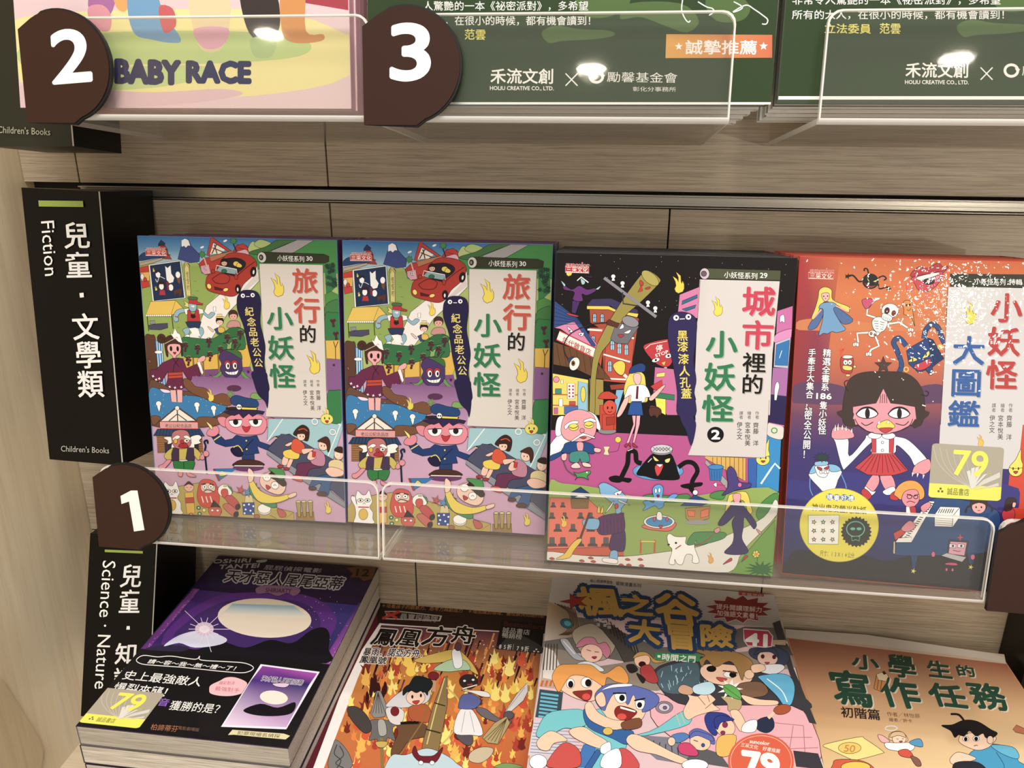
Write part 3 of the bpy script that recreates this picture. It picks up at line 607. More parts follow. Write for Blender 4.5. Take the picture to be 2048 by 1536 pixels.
    S('efc0a8','1150,740 1170,680 1210,690 1190,750'); S('efc0a8','1190,760 1225,690 1250,700 1215,770'); S('e8c83c','1170,640 1240,625 1300,650 1290,700 1220,700 1175,680'); S('d85030','1245,560 1290,540 1350,600 1320,660 1240,630'); S('efc0a8','1185,590 1240,565 1245,580 1215,600'); S('efc0a8','1325,625 1400,620 1420,630 1340,665'); S('3a2018','1260,500 1300,450 1350,430 1395,470 1380,555 1340,550 1290,520'); E('f2c8b0',1325,520,34,36); S('3a2018','1290,500 1320,465 1370,470 1375,510 1340,500'); E('1a1214',1318,520,4,7,w=0,n=8); E('1a1214',1342,524,4,7,w=0,n=8); L('d85030',7,'1305,470 1350,460 1380,480',1)
    for x,y in ((1150,760),(1200,780)): E('a83038',x-12,y,26,12)
    S('6a3050','1290,740 1420,735 1480,770 1380,790 1340,860 1260,850 1270,790'); S('c08098','1400,660 1440,620 1510,670 1500,760 1400,740'); S('efc0a8','1365,690 1400,640 1440,690 1390,715'); S('c83030','1412,640 1440,648 1430,695 1408,688',0); E('f2c8b0',1505,595,42,42); S('4a2a1c','1460,560 1530,525 1562,560 1560,620 1540,650 1530,590 1490,570'); E('1a1214',1490,598,4,7,w=0,n=8); E('1a1214',1515,600,4,7,w=0,n=8); S('d05040','1240,835 1300,840 1310,885 1230,860')
    S('345a8a','1430,850 1600,820 1660,850 1560,880 1520,1000 1440,980 1470,900 1370,940 1380,900'); S('dcc890','1540,740 1600,710 1665,740 1660,840 1560,840'); S('efc0a8','1510,800 1560,770 1655,800 1650,840 1560,850'); E('f0c4a8',1630,670,40,44); S('3a2418','1595,640 1620,610 1665,615 1665,660'); E(None,1618,675,16,16,w=5,oc='f4f2ee'); E('5a3826',1395,940,34,16); E('5a3826',1470,985,44,18)
    # table of toys
    D(); S('b8a24e','95,1000 150,940 330,900 480,880 760,960 960,1030 1110,1100 1228,1130 1225,1205 1100,1195 95,1130',0)
    S('2c78b0','580,775 780,772 620,870',0); S('e0c84a','625,830 650,790 685,825'); S('c03030','578,775 590,775 630,872 615,872',0)
    # lucky cat
    S('f4f2ee','150,1110 165,1060 160,1000 140,960 128,930 140,905 165,925 175,980 165,930 180,870 215,900 245,900 270,865 290,930 295,960 275,1000 300,1040 300,1090 315,1120 280,1130 160,1125'); E('e0b838',225,1055,36,44); L('b02a2a',9,'185,998 270,1000'); 
    for x in (203,258): E('f4f2ee',x,945,22,14,w=4); E('1a1214',x,945,8,w=0,n=8)
    L('1a1214',4,'222,975 232,962 242,975')
    # kokeshi, daruma, ball
    S('e2b438','338,960 410,955 412,1120 345,1125',0); S('c03a30','338,1000 411,996 411,1040 340,1042',0); E('efb4a0',375,915,40,36); S('2a1a18','338,905 375,868 412,905 375,890'); L('1a1214',3,'350,915 368,918'); L('1a1214',3,'382,918 400,914'); L('b05a4a',3,'372,934 380,934')
    S('d0453c','440,960 470,870 530,855 590,880 612,950 620,1020 590,1075 480,1075 440,1020'); S('efc8b8','475,900 520,885 580,900 585,945 530,965 480,945'); L('1a1214',9,'480,895 515,888'); L('1a1214',9,'545,890 580,902'); 
    for x in (503,555): E('f6f2ee',x,915,20,18,w=3); E('1a1214',x,915,6,w=0,n=8)
    L('1a1214',7,'495,950 520,938 540,940 575,952',1)
    for x in (475,510,545): L('f4e8e0',8,[(x,990),(x+12,1040)])
    E('f4f0ea',670,948,60,52); S('d0453c','635,965 650,935 690,940 690,1000 655,1005'); S('3f8a4a','690,905 725,930 732,970 715,940'); E('e8d85c',672,910,14,6)
    S('2a2024','545,1075 570,1020 620,1070 635,1120 540,1120',0); S('d05a50','525,1085 630,1085 605,1160 550,1160'); E('f2efe8',556,1102,12,10,w=3); E('f2efe8',600,1104,12,10,w=3)
    S('c04848','665,1010 720,985 785,1060 745,1095',1); E('3a2a24',768,1078,20,24,.5); S('c86858','645,1075 690,1050 770,1120 735,1160'); E('3a2a24',750,1138,20,24,.5)
    for x,y,c in ((445,1080,'3f7a5a'),(450,1128,'3f8a4a'),(488,1100,'c8d048'),(380,1135,'e06a3a')): E(c,x,y,17,15); E('f4f2ee',x,y,6,w=0,n=8)
    S('d8c48a','835,990 890,985 900,1050 825,1050',0); 
    for x,y,c in ((800,945,'c05048'),(855,965,'5a8ab8'),(920,930,'3f7a5a')): a.burst(c,x,y,46,15,5,w=3)
    S('2f4a92','805,1045 905,1045 900,1145 808,1140',0); 
    for x,y in ((820,1065),(860,1060),(895,1075),(830,1100),(870,1110),(820,1130),(890,1135)): E('f4f2f6',x,y,8,w=0,n=8)
    E('e8e4dc',985,1110,54,36); E('f6f4f0',985,1095,54,38); S('c05a50','1090,1100 1150,1120 1160,1160 1110,1165'); E('a86a50',920,1158,24,18)
    L('6a4a20',4,'1030,1150 1080,1175',1); L('8a6a28',4,'1228,1130 1140,1195')
    # boy with a green cap
    S('3f8a5a','890,900 1080,1050 1060,1090 960,1050 880,980'); S('e8cc3c','870,880 905,870 960,950 1080,1000 1190,985 1195,1015 1090,1050 960,1045 900,980'); S('efc8b0','865,800 880,770 915,810 905,870 870,880'); S('efc8b0','1190,990 1250,970 1255,995 1200,1015')
    S('efc8b0','965,850 1010,810 1100,810 1160,870 1170,940 1120,985 1030,960 970,910'); S('3a2820','1030,830 1100,800 1180,890 1150,920 1090,870'); S('47904a','1035,775 1100,775 1160,790 1170,850 1120,860 1090,820'); 
    for x,y in ((1022,845),(1085,910)): E('f6f4f0',x,y,30,28,w=5,oc='e8e4dc'); E(None,x,y,33,31,w=3); L('1a1214',4,[(x-12,y+4),(x,y-8),(x+12,y+4)])
    S('b82a30','1010,905 1050,925 1020,945')
    S('9a7a3c','1240,1135 1390,1130 1395,1212 1240,1205',0)
    for x in (1270,1315,1368): S('a8924c',[(x-20,1045),(x+20,1048),(x+12,1165),(x-10,1165)],0); E('d8c890',x,1045,20,9)
    flame(a,1510,1145,.95,'ead040'); flame(a,590,235,.95,'ead040'); 
    U(); S('2f7a44','1850,320 1960,330 1960,520 1850,620',0,0); 
    for i in range(22): a.burst('24503a' if i%2 else '1e4030',1860+R.random()*90,300+R.random()*220,26,12,6,w=2)
    S('4a8a3c','1838,600 1900,570 1975,600 1975,800 1838,800',0); S('3c7a3c','1838,700 1975,650 1975,820 1838,830'); S('2e7a40','1830,790 1900,770 1975,800 1970,1040 1825,1040'); S('e0b43c','1818,1030 1972,1030 1965,1210 1818,1200',0); L('6a4a14',8,'1895,1040 1910,1100 1905,1220'); L('6a4a14',8,'1940,1040 1910,1100')
    for x,y in ((1905,865),(1925,985)):
        for i,j in ((-12,-12),(8,-14),(-2,0),(0,18)): E('5e1d38',x+i*1.4,y+j*1.6,14,14,w=2,n=8)
    S('8a5a8e','1815,1205 1965,1210 1955,1502 1805,1502',0,0); a.burst('421836',1885,1262,18,8,6,w=0)
    D(); S('2f7d44','1565,180 1620,155 1700,175 1690,395 1565,400'); 
    # title scroll, its ghost bookmark and lettering
    a.to('title_panel'); U(); F('d9cfc6','1222,310 1838,322 1820,900 1800,1502 1240,1502 1225,1200 1222,700'); D(); F('d9cfc6','1040,0 1562,0 1552,380 1042,360 1060,200'); L('6a625a',3,'1562,0 1552,380 1042,360')
    U(); L('6a625a',4,'1222,310 1218,700'); L('6a625a',4,'1838,322 1815,1000 1800,1500')
    S('33351f','1250,198 1850,220 1900,240 1895,290 1850,305 1250,300',0); E('cfc8c0',1250,250,42,50); E('3a3430',1243,250,20,26); E('8a8478',1240,250,9,14,w=0)
    T('小妖怪系列','f0ece4','1398,225 1662,238 1396,285','h',.012); T('30','f0ece4','1680,240 1738,243 1680,280','b',.02)
    S('211a44','1005,600 1050,560 1150,560 1205,600 1215,700 1200,860 1225,1000 1235,1100 1215,1250 1240,1380 1245,1502 1130,1502 1110,1300 1070,1100 1040,900 990,750 988,650'); D(); S('211a44','945,0 1060,0 1075,80 1075,200 1058,295 1040,240 985,180 955,80',1,0)
    U(); 
    for x,y in ((1048,608),(1142,603)): E('f2f0f0',x,y,20,20,w=0); E('14101c',x+2,y,8,w=0,n=8)
    L('f2f0f0',6,'1078,616 1112,616')
    for i,(ch,x,y) in enumerate(zip('紀念品老公公',(1100,1115,1125,1135,1150,1160),(755,852,945,1040,1135,1232))): T(ch,'e6d06a',[(x-44,y-44),(x+44,y-42),(x-42,y+44)],'h',.03)
    flame(a,1385,620,2.0,'ecd23a'); flame(a,1690,1345,2.0,'ecd23a'); D(); flame(a,1552,425,1.2,'e8dc58'); E('e8dc58',1548,385,52,42,w=3,oc='6a5a10'); E('14101c',1530,378,5,10,w=0); E('14101c',1568,380,5,10,w=0); S('c02a30','1532,398 1562,398 1548,418'); a.to('title_lettering'); U()
    hh=dict(oc='b7b0a8',ow=0)
    for ch,q in (('旅','1530,345 1785,352 1522,590'),('行','1528,615 1790,622 1525,870')): T(ch,'c8503c',q,'h',.045,sh=('b59a90',8,8))
    T('的','1a1614','1565,880 1740,885 1560,1055','h',.03,sh=('a8a098',6,8))
    for ch,q in (('小','1262,705 1520,712 1262,930'),('妖','1258,975 1515,980 1256,1210'),('怪','1258,1240 1512,1246 1256,1475')): T(ch,'23784a',q,'h',.045,sh=('a8ab9a',8,8))
    D()
    for tx,x in (('作者',1492),('繪者',1438),('譯者',1382)): T(tx,'3a3430',[(x-14,66),(x+14,66),(x-14,124)],'v')
    for tx,x,y0,y1 in (('齊藤　洋',1488,150,316),('宮本悅美',1434,150,316),('伊之文',1378,148,275)): T(tx,'2a2422',[(x-19,y0),(x+19,y0),(x-20,y1)],'v',.012)
    a.to('publisher_mark'); U(); S('c83a34','138,180 330,182 338,235 138,232',0,5,'f0e8e0'); T('suncolor','c83a34','150,148 328,150 150,182','b',.015,'f0e8e0',2.5); T('三采文化','f4ece6','145,186 332,188 146,230','h',.02,gap=1)
A=Art(pA,NU,bB,M['print'],clip=qB); travel(A); A.flush()
A=Art(pA,NU,bA,M['print'],clip=qA); A.H=hom(P_(qB),P_(qA)); travel(A); A.flush()
def citybook(a):
    F,S,L,E,T=al(a); U=lambda:a.crop(1080,480,3.938); D=lambda:a.crop(1080,800,3.938); a.ow=.8
    a.to('printed_illustration'); a.crop(0,0,1); F('171110','1112,504 1596,515 1560,980 1097,960')
    F('b8508c','1098,860 1560,880 1545,1153 1093,1120'); U()
    for i in range(60): E('c8c4c0',140+R.random()*1850,120+R.random()*700,2.5,w=0,n=6)
    # right hand buildings
    S('c86aa4','1870,560 1990,520 2000,700 1860,740',0,0); S('d888b8','1860,740 1985,700 1975,780 1850,810'); S('b8b8cc','1850,810 1975,768 1955,1010 1840,1000',0); S('2a72b0','1862,825 1965,785 1950,990 1850,985',0); L('dce8f0',5,'1885,930 1905,870'); S('a86aa4','1835,1005 1955,1010 1940,1230 1820,1215',0,0); S('2a2450','1820,1215 1945,1230 1935,1378 1800,1378',0,0)
    S('f0e8f0','1892,600 1920,590 1928,640 1918,650 1905,640 1890,650'); S('f0ece8','1850,1150 1870,1115 1885,1150 1870,1220 1850,1340 1845,1230')
    S('d87aaa','1100,430 1255,370 1255,620 1085,580',0); S('2f6a8a','1120,480 1240,430 1240,455 1115,510',0); S('2f6a8a','1118,545 1230,510 1220,535 1150,560',0)
    # brick buildings
    S('a84a30','390,540 600,540 780,620 700,1130 500,1100 480,700 395,650',0); S('3d3560','370,515 410,465 560,460 770,550 770,600 600,560 560,520',0); S('e8cc3c','370,518 540,520 620,560 775,580 765,610 600,570 540,548 370,545',0); S('c04a34','520,800 745,760 710,1130 500,1110',0); S('c04a34','388,690 520,690 480,1000 390,800',0)
    L('efe8e0',14,'375,705 490,712'); L('efe8e0',14,'620,740 740,775'); L('efe8e0',12,'500,900 710,960'); L('efe8e0',12,'510,1090 700,1100')
    for x,y,w_,h in ((430,610,13,35),(490,612,13,35),(570,825,16,40),(625,850,16,45),(680,860,15,45),(420,780,13,30),(550,990,15,45),(650,1000,14,40)):
        S('9ac4dc',[(x-w_,y+h),(x-w_,y-h*.6),(x,y-h),(x+w_,y-h*.6),(x+w_,y+h)],0,4); L('1a1214',3,[(x,y-h),(x,y+h)]); L('1a1214',3,[(x-w_,y),(x+w_,y)])
    # blue roof and shop
    S('d880a8','110,690 270,600 450,820 440,890 160,700',0); S('2f4a86','110,480 300,620 440,830 420,850 270,640 110,690',0)
    for i in range(6): L('182848',3,[(112,500+i*33),(300+i*6,620+i*8)])
    S('6a4428','105,800 400,900 560,1100 440,1090 270,1010 105,980',0)
    for i in range(8): L('3a2414',3,[(130+i*52,820+i*14),(160+i*50,990+i*12)])
    S('efe8da','155,715 445,855 420,925 130,785',0,9,'c03030'); T('年代雜貨店','b03028','182,755 410,862 168,812','h',.02)
    S('f4f0ee','215,680 262,720 235,725'); S('f4f0ee','300,735 345,730 330,760'); E('1a1214',236,712,6,w=0); E('1a1214',322,744,6,w=0)
    S('e8d050','100,1050 380,1100 380,1378 100,1378',0); S('a08a3c','390,1090 500,1100 500,1378 390,1378',0); S('8ac0d8','300,1110 375,1130 372,1378 295,1370',0)
    for y in (1215,1300): L('c04a28',8,[(100,y),(295,y+5)])
    E('e089a8',128,1098,24,24); 
    for x,y,w_,h,c in ((165,1100,18,30,'f4f0e8'),(215,1130,60,120,'f4f0e8'),(120,1170,50,40,'3a8a7a'),(150,1250,30,60,'f4f2f0'),(230,1270,50,30,'c04848'),(190,1310,110,60,'4a6ab0'),(110,1320,30,50,'c85a9a')): S(c,[(x,y),(x+w_,y),(x+w_,y+h),(x,y+h)],0,3)
    for i in range(4):
        for j in range(2): E('c03048',232+j*28,1150+i*27,8,9,w=0,n=8)
    E('e8cc30',340,1215,20,62)
    # bent pole with a face, bin and bulbs
    S('9a8c3e','390,1378 400,1090 430,880 500,720 600,550 700,400 800,270 850,238 940,300 930,350 780,500 670,600 560,790 480,900 440,1090 430,1378'); E('b0a24c',868,300,82,42,.7); S('c03c2c','790,315 815,340 800,365 785,345'); S('c03c2c','830,378 868,368 860,385 835,388'); S('c03c2c','770,412 800,350 808,400',0)
    S('6e6a70','555,780 600,650 780,680 690,818 600,812',0); E('8e8a92',712,642,68,40,.35); S('f4f0ee','625,700 650,660 660,690'); S('f4f0ee','660,730 715,705 700,735'); S('c02a3a','615,745 662,748 635,768')
    S('5a3020','525,640 545,625 625,660 610,690 525,665',0); L('2a2020',8,'530,650 400,665 250,730 190,820 200,900 240,960',1); S('24406a','215,940 265,915 280,960 235,970',0); E('efe8da',272,975,38,54,.4); E('7a5a20',262,970,14,20,w=3); E('0a0808',262,970,7,10,w=0)
    L('8a8690',24,'505,298 915,605'); L('3a3438',10,'650,410 655,500 780,520'); 
    for x,y in ((577,295),(650,348),(850,500),(908,545)): E('f2f0ee',x,y-8,17,17,w=2); S('f2f0ee',[(x-14,y+26),(x+14,y+26),(x+6,y),(x-6,y)],0,2)
    # figure in a purple suit
    S('4a2a6a','255,480 320,470 280,580 250,570',0); S('6a3078','190,355 250,390 310,360 370,390 430,380 440,400 370,435 330,425 335,480 260,470 270,410 190,390'); S('a8d0d4','165,320 200,350 190,365'); S('a8d0d4','440,385 480,360 460,390'); S('a8d0d4','320,300 350,300 355,340 330,350'); S('f0f0f0','290,315 325,285 385,330 378,340 325,298 295,325',0); S('5a2a6a','340,282 420,290 400,295',0,2); S('c83040','210,572 300,595 290,605 225,590')
    flame(a,225,285,.9,'f0d030'); flame(a,1090,420,1.5,'f0d030')
    # stop sign
    S('f2efec','975,1000 1000,1000 1055,1378 1020,1378',0); S('c0323c','815,850 860,810 1000,780 1050,800 1040,960 985,1000 900,960'); L('f0dcd8',5,'830,855 870,822 1000,795'); T('停','f0e4e0','908,830 965,818 912,885','h',.03); T('STOP','f0e4e0','905,900 1005,865 912,925','b',.03)
    E('f4f0ec',912,945,32,16,-.3); E('f4f0ec',1012,912,28,18,-.3); E('1a1214',912,945,9,w=0); E('1a1214',1012,912,9,w=0); S('e8c82c','955,965 990,955 978,990',0)
    # shops
    S('c8689a','905,1000 1080,1020 1085,1378 1000,1378 890,1220',0); S('e8d860','920,1050 985,1040 980,1075 915,1080',0); S('c8343c','870,1150 960,1100 970,1180 900,1180',0); S('e8e03c','905,1230 990,1240 990,1378 920,1340',0); S('2f7a5a','890,1195 1060,1220 1060,1260 890,1240',0); S('9a3c28','550,1140 690,1130 690,1170 560,1180',0); S('78b8d8','600,1180 660,1180 600,1378 575,1378',0)
    # postbox
    D(); S('c8402a','470,40 600,40 600,240 470,240',0); E('8a8688',530,244,72,24); S('c8402a','490,110 585,110 580,235 490,235',0); S('a83020','520,135 590,130 588,190 522,200',0); U(); S('c8402a','465,1230 490,1200 545,1192 600,1225 598,1250 468,1250'); D(); E('d84a34',550,58,52,58); E('1a1214',533,60,6,12,w=0); E('1a1214',568,60,6,12,w=0); L('1a1214',5,'535,88 550,96 566,88',1)
    # waving lady with a beret
    U(); L('f0d8d0',24,'720,1110 660,1060'); S('e8cc30','575,990 600,960 640,950 670,975 665,1040 640,1065 600,1040'); S('f0d04a','700,1060 760,1030 820,1060 835,1150 850,1250 820,1280 690,1280 660,1180'); S('efb8b0','740,1055 790,1055 795,1110 770,1145 740,1110'); S('efb8b0','680,1220 700,1260 640,1378 605,1378'); S('efb8b0','860,1240 960,1150 985,1150 890,1260'); S('f4f2f0','700,1150 750,1140 830,1145 870,1230 830,1240 820,1275 720,1275 715,1220 665,1245 680,1190'); S('7a1a2a','762,1150 775,1150 770,1250 755,1250',0)
    S('20407a','705,1050 720,1000 790,970 830,990 820,1035 770,1040'); S('24549a','725,1268 800,1268 812,1378 700,1378',0); D(); S('24549a','712,20 800,20 812,120 690,115',0); S('efa8b4','725,122 755,122 750,200 700,340 680,340 735,190',0,3); S('efa8b4','760,122 790,122 785,190 745,335 730,335 755,200',0,3); S('b02a40','665,355 705,335 715,372 695,350 680,370'); S('b02a40','730,340 770,370 735,365')
    E('8ab0d0',760,0,3,w=0); U(); S('5a3a2a','860,1330 880,1300 950,1330 945,1378 870,1378'); D(); S('5a3224','865,60 940,65 940,110 920,140 900,110 880,130 860,110')
    # old man with a toy
    S('eef2f4','80,350 200,230 260,270 240,400 160,420 80,460',1,3); S('1f4a86','80,440 170,400 240,330 260,360 160,440 80,480'); S('f6f4f2','120,240 140,140 200,130 215,200 170,270 130,285'); S('f6f4f2','370,90 440,120 475,200 470,240 430,200'); S('e89ca4','165,230 190,130 250,85 330,75 420,120 445,210 420,290 340,325 240,320 185,290')
    S('f6f2ec','195,200 250,165 300,165 295,185 240,190 205,230'); S('f6f2ec','345,160 400,140 440,160 435,175 390,165 350,175'); E('ecd84a',265,212,38,28); E('ecd84a',385,195,38,28); L('1a1214',5,'232,212 265,222 298,205',1); L('1a1214',5,'355,195 385,204 415,192',1); E('d88890',332,240,18,18); S('f6f4f0','330,262 350,262 430,290 420,300 345,280 260,325 250,318'); S('c04050','310,290 365,290 345,305')
    S('1f4a86','200,340 260,325 380,335 430,370 425,420 370,415 350,430 250,420 170,410 185,370'); S('e89ca4','290,335 340,335 335,400 300,400'); S('3a8a80','245,410 365,405 390,480 330,490 315,460 300,490 235,480'); S('efb8b0','170,430 210,420 205,470 175,470'); S('efb8b0','430,375 480,385 470,410 430,405'); S('e8d8a0','500,365 550,365 535,400 545,435 500,430 510,400',0); L('1a1214',3,'545,410 610,400 628,340',1); E('e8d030',615,312,24,24)
    S('efc8c0','245,515 290,490 320,530 260,535'); S('efc8c0','335,490 390,500 400,525 345,520'); L('2a5a3a',6,'185,480 215,550 280,595',1); S('3f9a4a','265,565 300,575 380,555 400,570 370,600 385,625 350,610 300,605 275,630 290,600'); E('f4f0ec',370,568,8,w=2)
    # manhole creature
    E('5a9ad0',930,560,200,72); E('78b4dc',930,555,170,55,w=0); 
    L('0c0a0a',38,'800,500 760,480 750,410 700,410 690,500 660,570 640,610',1); L('0c0a0a',36,'1090,530 1150,490 1210,500 1240,560 1200,640 1195,720',1); S('0c0a0a','545,610 600,595 650,610 720,620 700,650 650,640 620,650 560,640'); S('0c0a0a','1110,670 1190,655 1275,650 1270,675 1210,690 1200,735 1170,700 1125,690')
    S('0c0a0a','760,580 840,470 900,420 1020,420 1060,480 1085,560 1090,625 930,625 830,600'); E('9a989c',958,400,84,34); E('c8c6ca',958,386,86,36); 
    for i in range(-2,3): L('5a585c',4,[(958+i*26-16,372),(958+i*26+16,400)]); L('5a585c',4,[(958+i*26+16,372),(958+i*26-16,400)])
    S('ead86a','890,440 930,470 935,480 905,478'); S('ead86a','985,470 1025,458 1015,490 990,492'); S('d83a44','905,520 970,510 945,580 920,595'); S('f6f4f2','915,505 968,505 945,530',0)
    L('f0eef0',5,'690,400 730,385'); L('f0eef0',5,'850,490 880,460')
    # right side: shop wall, bin
    S('d8a84a','1300,440 1620,455 1620,640 1580,620 1300,460',0); 
    for i in range(8): L('6a4a1c',4,[(1360+i*34,450),(1360+i*34,520+i*16)])
    S('a0a0a0','1310,470 1480,640 1470,700 1300,500',0); S('2a72b4','1330,530 1440,530 1425,635 1340,630',0); E('3a86c8',1385,528,62,20); 
    for i in range(4): L('163a68',3,[(1350+i*22,560),(1354+i*20,622)])
    L('c03040',6,'1370,665 1460,672'); S('f4f0ee','1365,665 1390,650 1390,685')
    S('2f62ac','1640,460 1710,460 1700,840 1640,640',0); S('2a8ac8','1720,200 1900,290 1880,720 1800,750 1700,840 1710,460',0,3); L('dceef4',14,'1740,660 1820,540 1850,500 1890,540'); S('d8d0c4','1800,180 1920,215 1905,310 1790,275'); E(None,1845,240,22,20,w=9,oc='4a9a4a'); S('d87aaa','1805,0 1945,0 1925,210 1800,180',0,0); S('2a2050','1800,0 1945,0 1925,200 1795,175',0,0)
    E('ecd848',1755,468,54,46); S('ecd848','1715,440 1760,390 1790,330 1805,300 1800,390 1805,440'); E('1a1214',1738,455,5,11,w=0); E('1a1214',1778,455,5,11,w=0); S('c02a30','1740,478 1775,478 1756,494')
    # park
    S('8fa850','70,670 180,655 460,690 800,770 1000,790 1300,740 1440,730 1880,730 1850,1370 60,1265',1,0); S('4a8a44','800,770 860,740 1000,750 1080,745 1170,740 1160,800 900,800'); S('4a8a44','1340,740 1400,715 1460,720 1440,780 1350,770'); S('4a8a44','1700,900 1750,800 1870,730 1870,900 1760,960')
    S('e8725a','80,765 380,775 480,870 640,1110 660,1220 60,1200',0); 
    for y,xs in ((820,(105,180)),(905,(95,195,320,400)),(1000,(140,260,400,480)),(1110,(95,180,310,415,520))):
        for x in xs:
            s_=.7+(y-820)/500; S('5a5a5c',[(x-16*s_,y+18*s_),(x-14*s_,y-24*s_),(x+14*s_,y-24*s_),(x+16*s_,y+18*s_)],0,3); S('4a4a4c',[(x-32*s_,y+30*s_),(x-26*s_,y+16*s_),(x+26*s_,y+16*s_),(x+32*s_,y+30*s_)],0,3)
    S('c8583c','60,1170 660,1150 660,1225 330,1220 60,1190',0); S('e0dcd4','58,1190 330,1220 660,1228 1000,1190 1250,1150 1500,1050 1760,920 1850,780 1865,900 1600,1180 1480,1355 1000,1330 55,1262',1,3); S('6a9a38','1500,1360 1640,1180 1850,940 1850,1000 1830,1388',0,3)
    S('22406e','235,730 320,682 400,740 380,780 250,770',0); S('8a6a34','240,775 385,775 380,850 250,850',0); S('e8e0d0','270,765 320,740 380,770',0); 
    S('284a84','1105,830 1215,745 1360,800 1270,830 1180,830',0); S('b08a4c','1140,850 1340,830 1330,930 1200,970 1150,930',0); S('e87a4a','1160,865 1220,870 1215,915 1165,910',0); S('e87a4a','1265,870 1330,850 1325,910 1265,925',0); E('f4f0ec',1222,725,20,20); E('9a9a98',1240,960,100,18,w=0)
    S('4a8a48','1160,1130 1200,1050 1270,1035 1450,1040 1440,1090 1250,1140')
    # fountain
    S('d86a60','820,980 1058,960 1050,1010 990,1030 830,1010'); E('efe8e4',938,955,122,52); E('3a8ac4',938,955,104,40); S('f0ece8','925,880 955,885 960,940 920,935'); S('c03a50','935,985 965,985 950,1010'); E('d84a68',900,935,10,18); E('d84a68',1000,935,10,18)
    S('5aa4dc','930,850 900,830 810,870 830,830 810,800 850,790 900,800 885,700 930,662 970,690 965,790 1040,740 1085,745 1050,780 980,800 975,830 950,850'); E('f0f4f6',912,712,9,20,w=3); E('f0f4f6',940,708,9,20,w=3); S('8a2a4a','918,745 940,745 930,770')
    # blue sweeper
    S('4a2a5a','545,1165 580,1030 665,1020 668,1170 620,1190'); S('5a2a5c','460,925 640,885 660,910 665,1020 580,1050 465,1050'); 
    for i in range(7): L('33164a',4,[(470+i*28,930),(475+i*28,1045)])
    S('7ab0d8','470,700 465,665 520,650 640,720 690,780 640,850 640,880 600,890 590,830 545,790 480,740'); S('f4f2f0','585,730 640,710 635,735 600,748'); E('1a1214',612,738,6,w=0); S('f2f0ee','510,890 580,790 560,840'); S('f2f0ee','620,780 710,825 630,800'); E('c83a50',603,832,15,20); S('7ab0d8','340,940 460,935 455,1010 380,1015 350,1000'); S('7ab0d8','560,1185 610,1190 600,1270 520,1270 545,1240',1); S('efe8e4','500,1240 600,1250 612,1275 590,1285 500,1270',1,3)
    L('5a3a20',18,'390,885 320,1080'); S('e8c23a','300,1090 330,1100 270,1180 230,1240 125,1250 190,1210 250,1130'); S('e8c23a','450,880 465,820 475,880'); S('e8c23a','475,885 495,830 500,880')
    # rails, dog, witch lady, flower, leaves
    L('c85030',14,'792,1205 795,1100'); L('c85030',14,'900,1205 905,1100'); L('e8c84a',10,'795,1110 905,1112')
    S('f4f2ee','1010,1130 1000,1075 1020,1048 1060,1070 1110,1075 1150,1075 1145,1120 1170,1140 1220,1130 1230,1100 1215,1150 1250,1250 1245,1280 1200,1275 1200,1220 1150,1215 1120,1290 1080,1285 1060,1250 1060,1290 1015,1280 1040,1180 1020,1150'); E('1a1214',1070,1122,9,w=0); E('1a1214',1012,1135,10,8,w=0); L('c03030',9,'1065,1170 1110,1140'); L('a83a40',6,'1220,1140 1300,1110 1385,1030',1)
    S('e8cc48','1480,770 1500,740 1620,720 1660,830 1670,880 1640,890 1600,790 1500,800 1500,900 1460,920 1460,850'); S('3b2d63','1500,830 1560,780 1610,840 1700,960 1690,1010 1670,1000 1610,920 1600,1000 1590,1090 1640,1190 1560,1215 1450,1200 1510,1130 1525,1060 1510,960 1540,900 1450,980 1400,970 1480,850')
    S('e8a0a8','1520,740 1575,735 1575,790 1550,815 1525,790'); S('4b3f7c','1430,745 1480,680 1470,560 1500,520 1540,560 1570,640 1660,655 1640,690 1550,705 1480,735'); E('d870a8',1572,665,16,18); S('d8909a','1370,1020 1410,1000 1415,1030 1385,1045'); S('d8909a','1700,1010 1745,1040 1725,1050'); S('c03040','1440,1290 1500,1240 1510,1260 1470,1280'); S('c03040','1585,1270 1620,1220 1635,1230 1600,1260')
    for x,y in ((95,1245),(330,1262),(400,1240),(420,1268),(690,1252),(790,1252),(700,1295),(800,1300),(640,1295)): S('c04838',[(x-22,y),(x,y-10),(x+22,y+4),(x,y+10)],1,2)
    flame(a,1340,1285,.8,'e8a838'); flame(a,185,1000,.9,'f0c038'); 
    for i in range(6): E('e8d048',1700+18*math.cos(i),1210+18*math.sin(i),12,w=3,n=10)
    E('d89030',1700,1210,9,w=0); L('2f6a2a',5,'1710,1230 1712,1280'); a.burst('2f6a30',1740,1330,130,60,13,w=3,sq=.5)
    # panel and titles
    a.to('title_panel'); U(); F('d0c8c4','1258,310 1888,325 1830,900 1810,1378 1258,1378 1215,1200 1235,700'); D(); F('d0c8c4','1215,0 1805,0 1775,455 1165,435 1195,360 1225,150'); L('5a5450',3,'1805,0 1775,455 1165,435')
    U(); L('5a5450',3,'1262,315 1240,640'); S('4c5038','1300,222 1895,240 1890,318 1300,305',0); E('cbbcc4',1296,265,38,44); E('6a5a60',1290,265,22,22); T('小妖怪系列','f0ece4','1450,245 1716,258 1447,300','h',.012); T('29','f0ece4','1733,258 1790,261 1732,297','b',.02)
    S('2e2656','1010,640 1050,580 1120,565 1200,590 1235,650 1225,800 1210,950 1230,1100 1215,1200 1225,1378 1085,1378 1080,1200 1050,1000 1010,800'); D(); S('2e2656','1080,0 1215,0 1205,120 1230,200 1192,360 1150,240 1110,160',1,0)
    U()
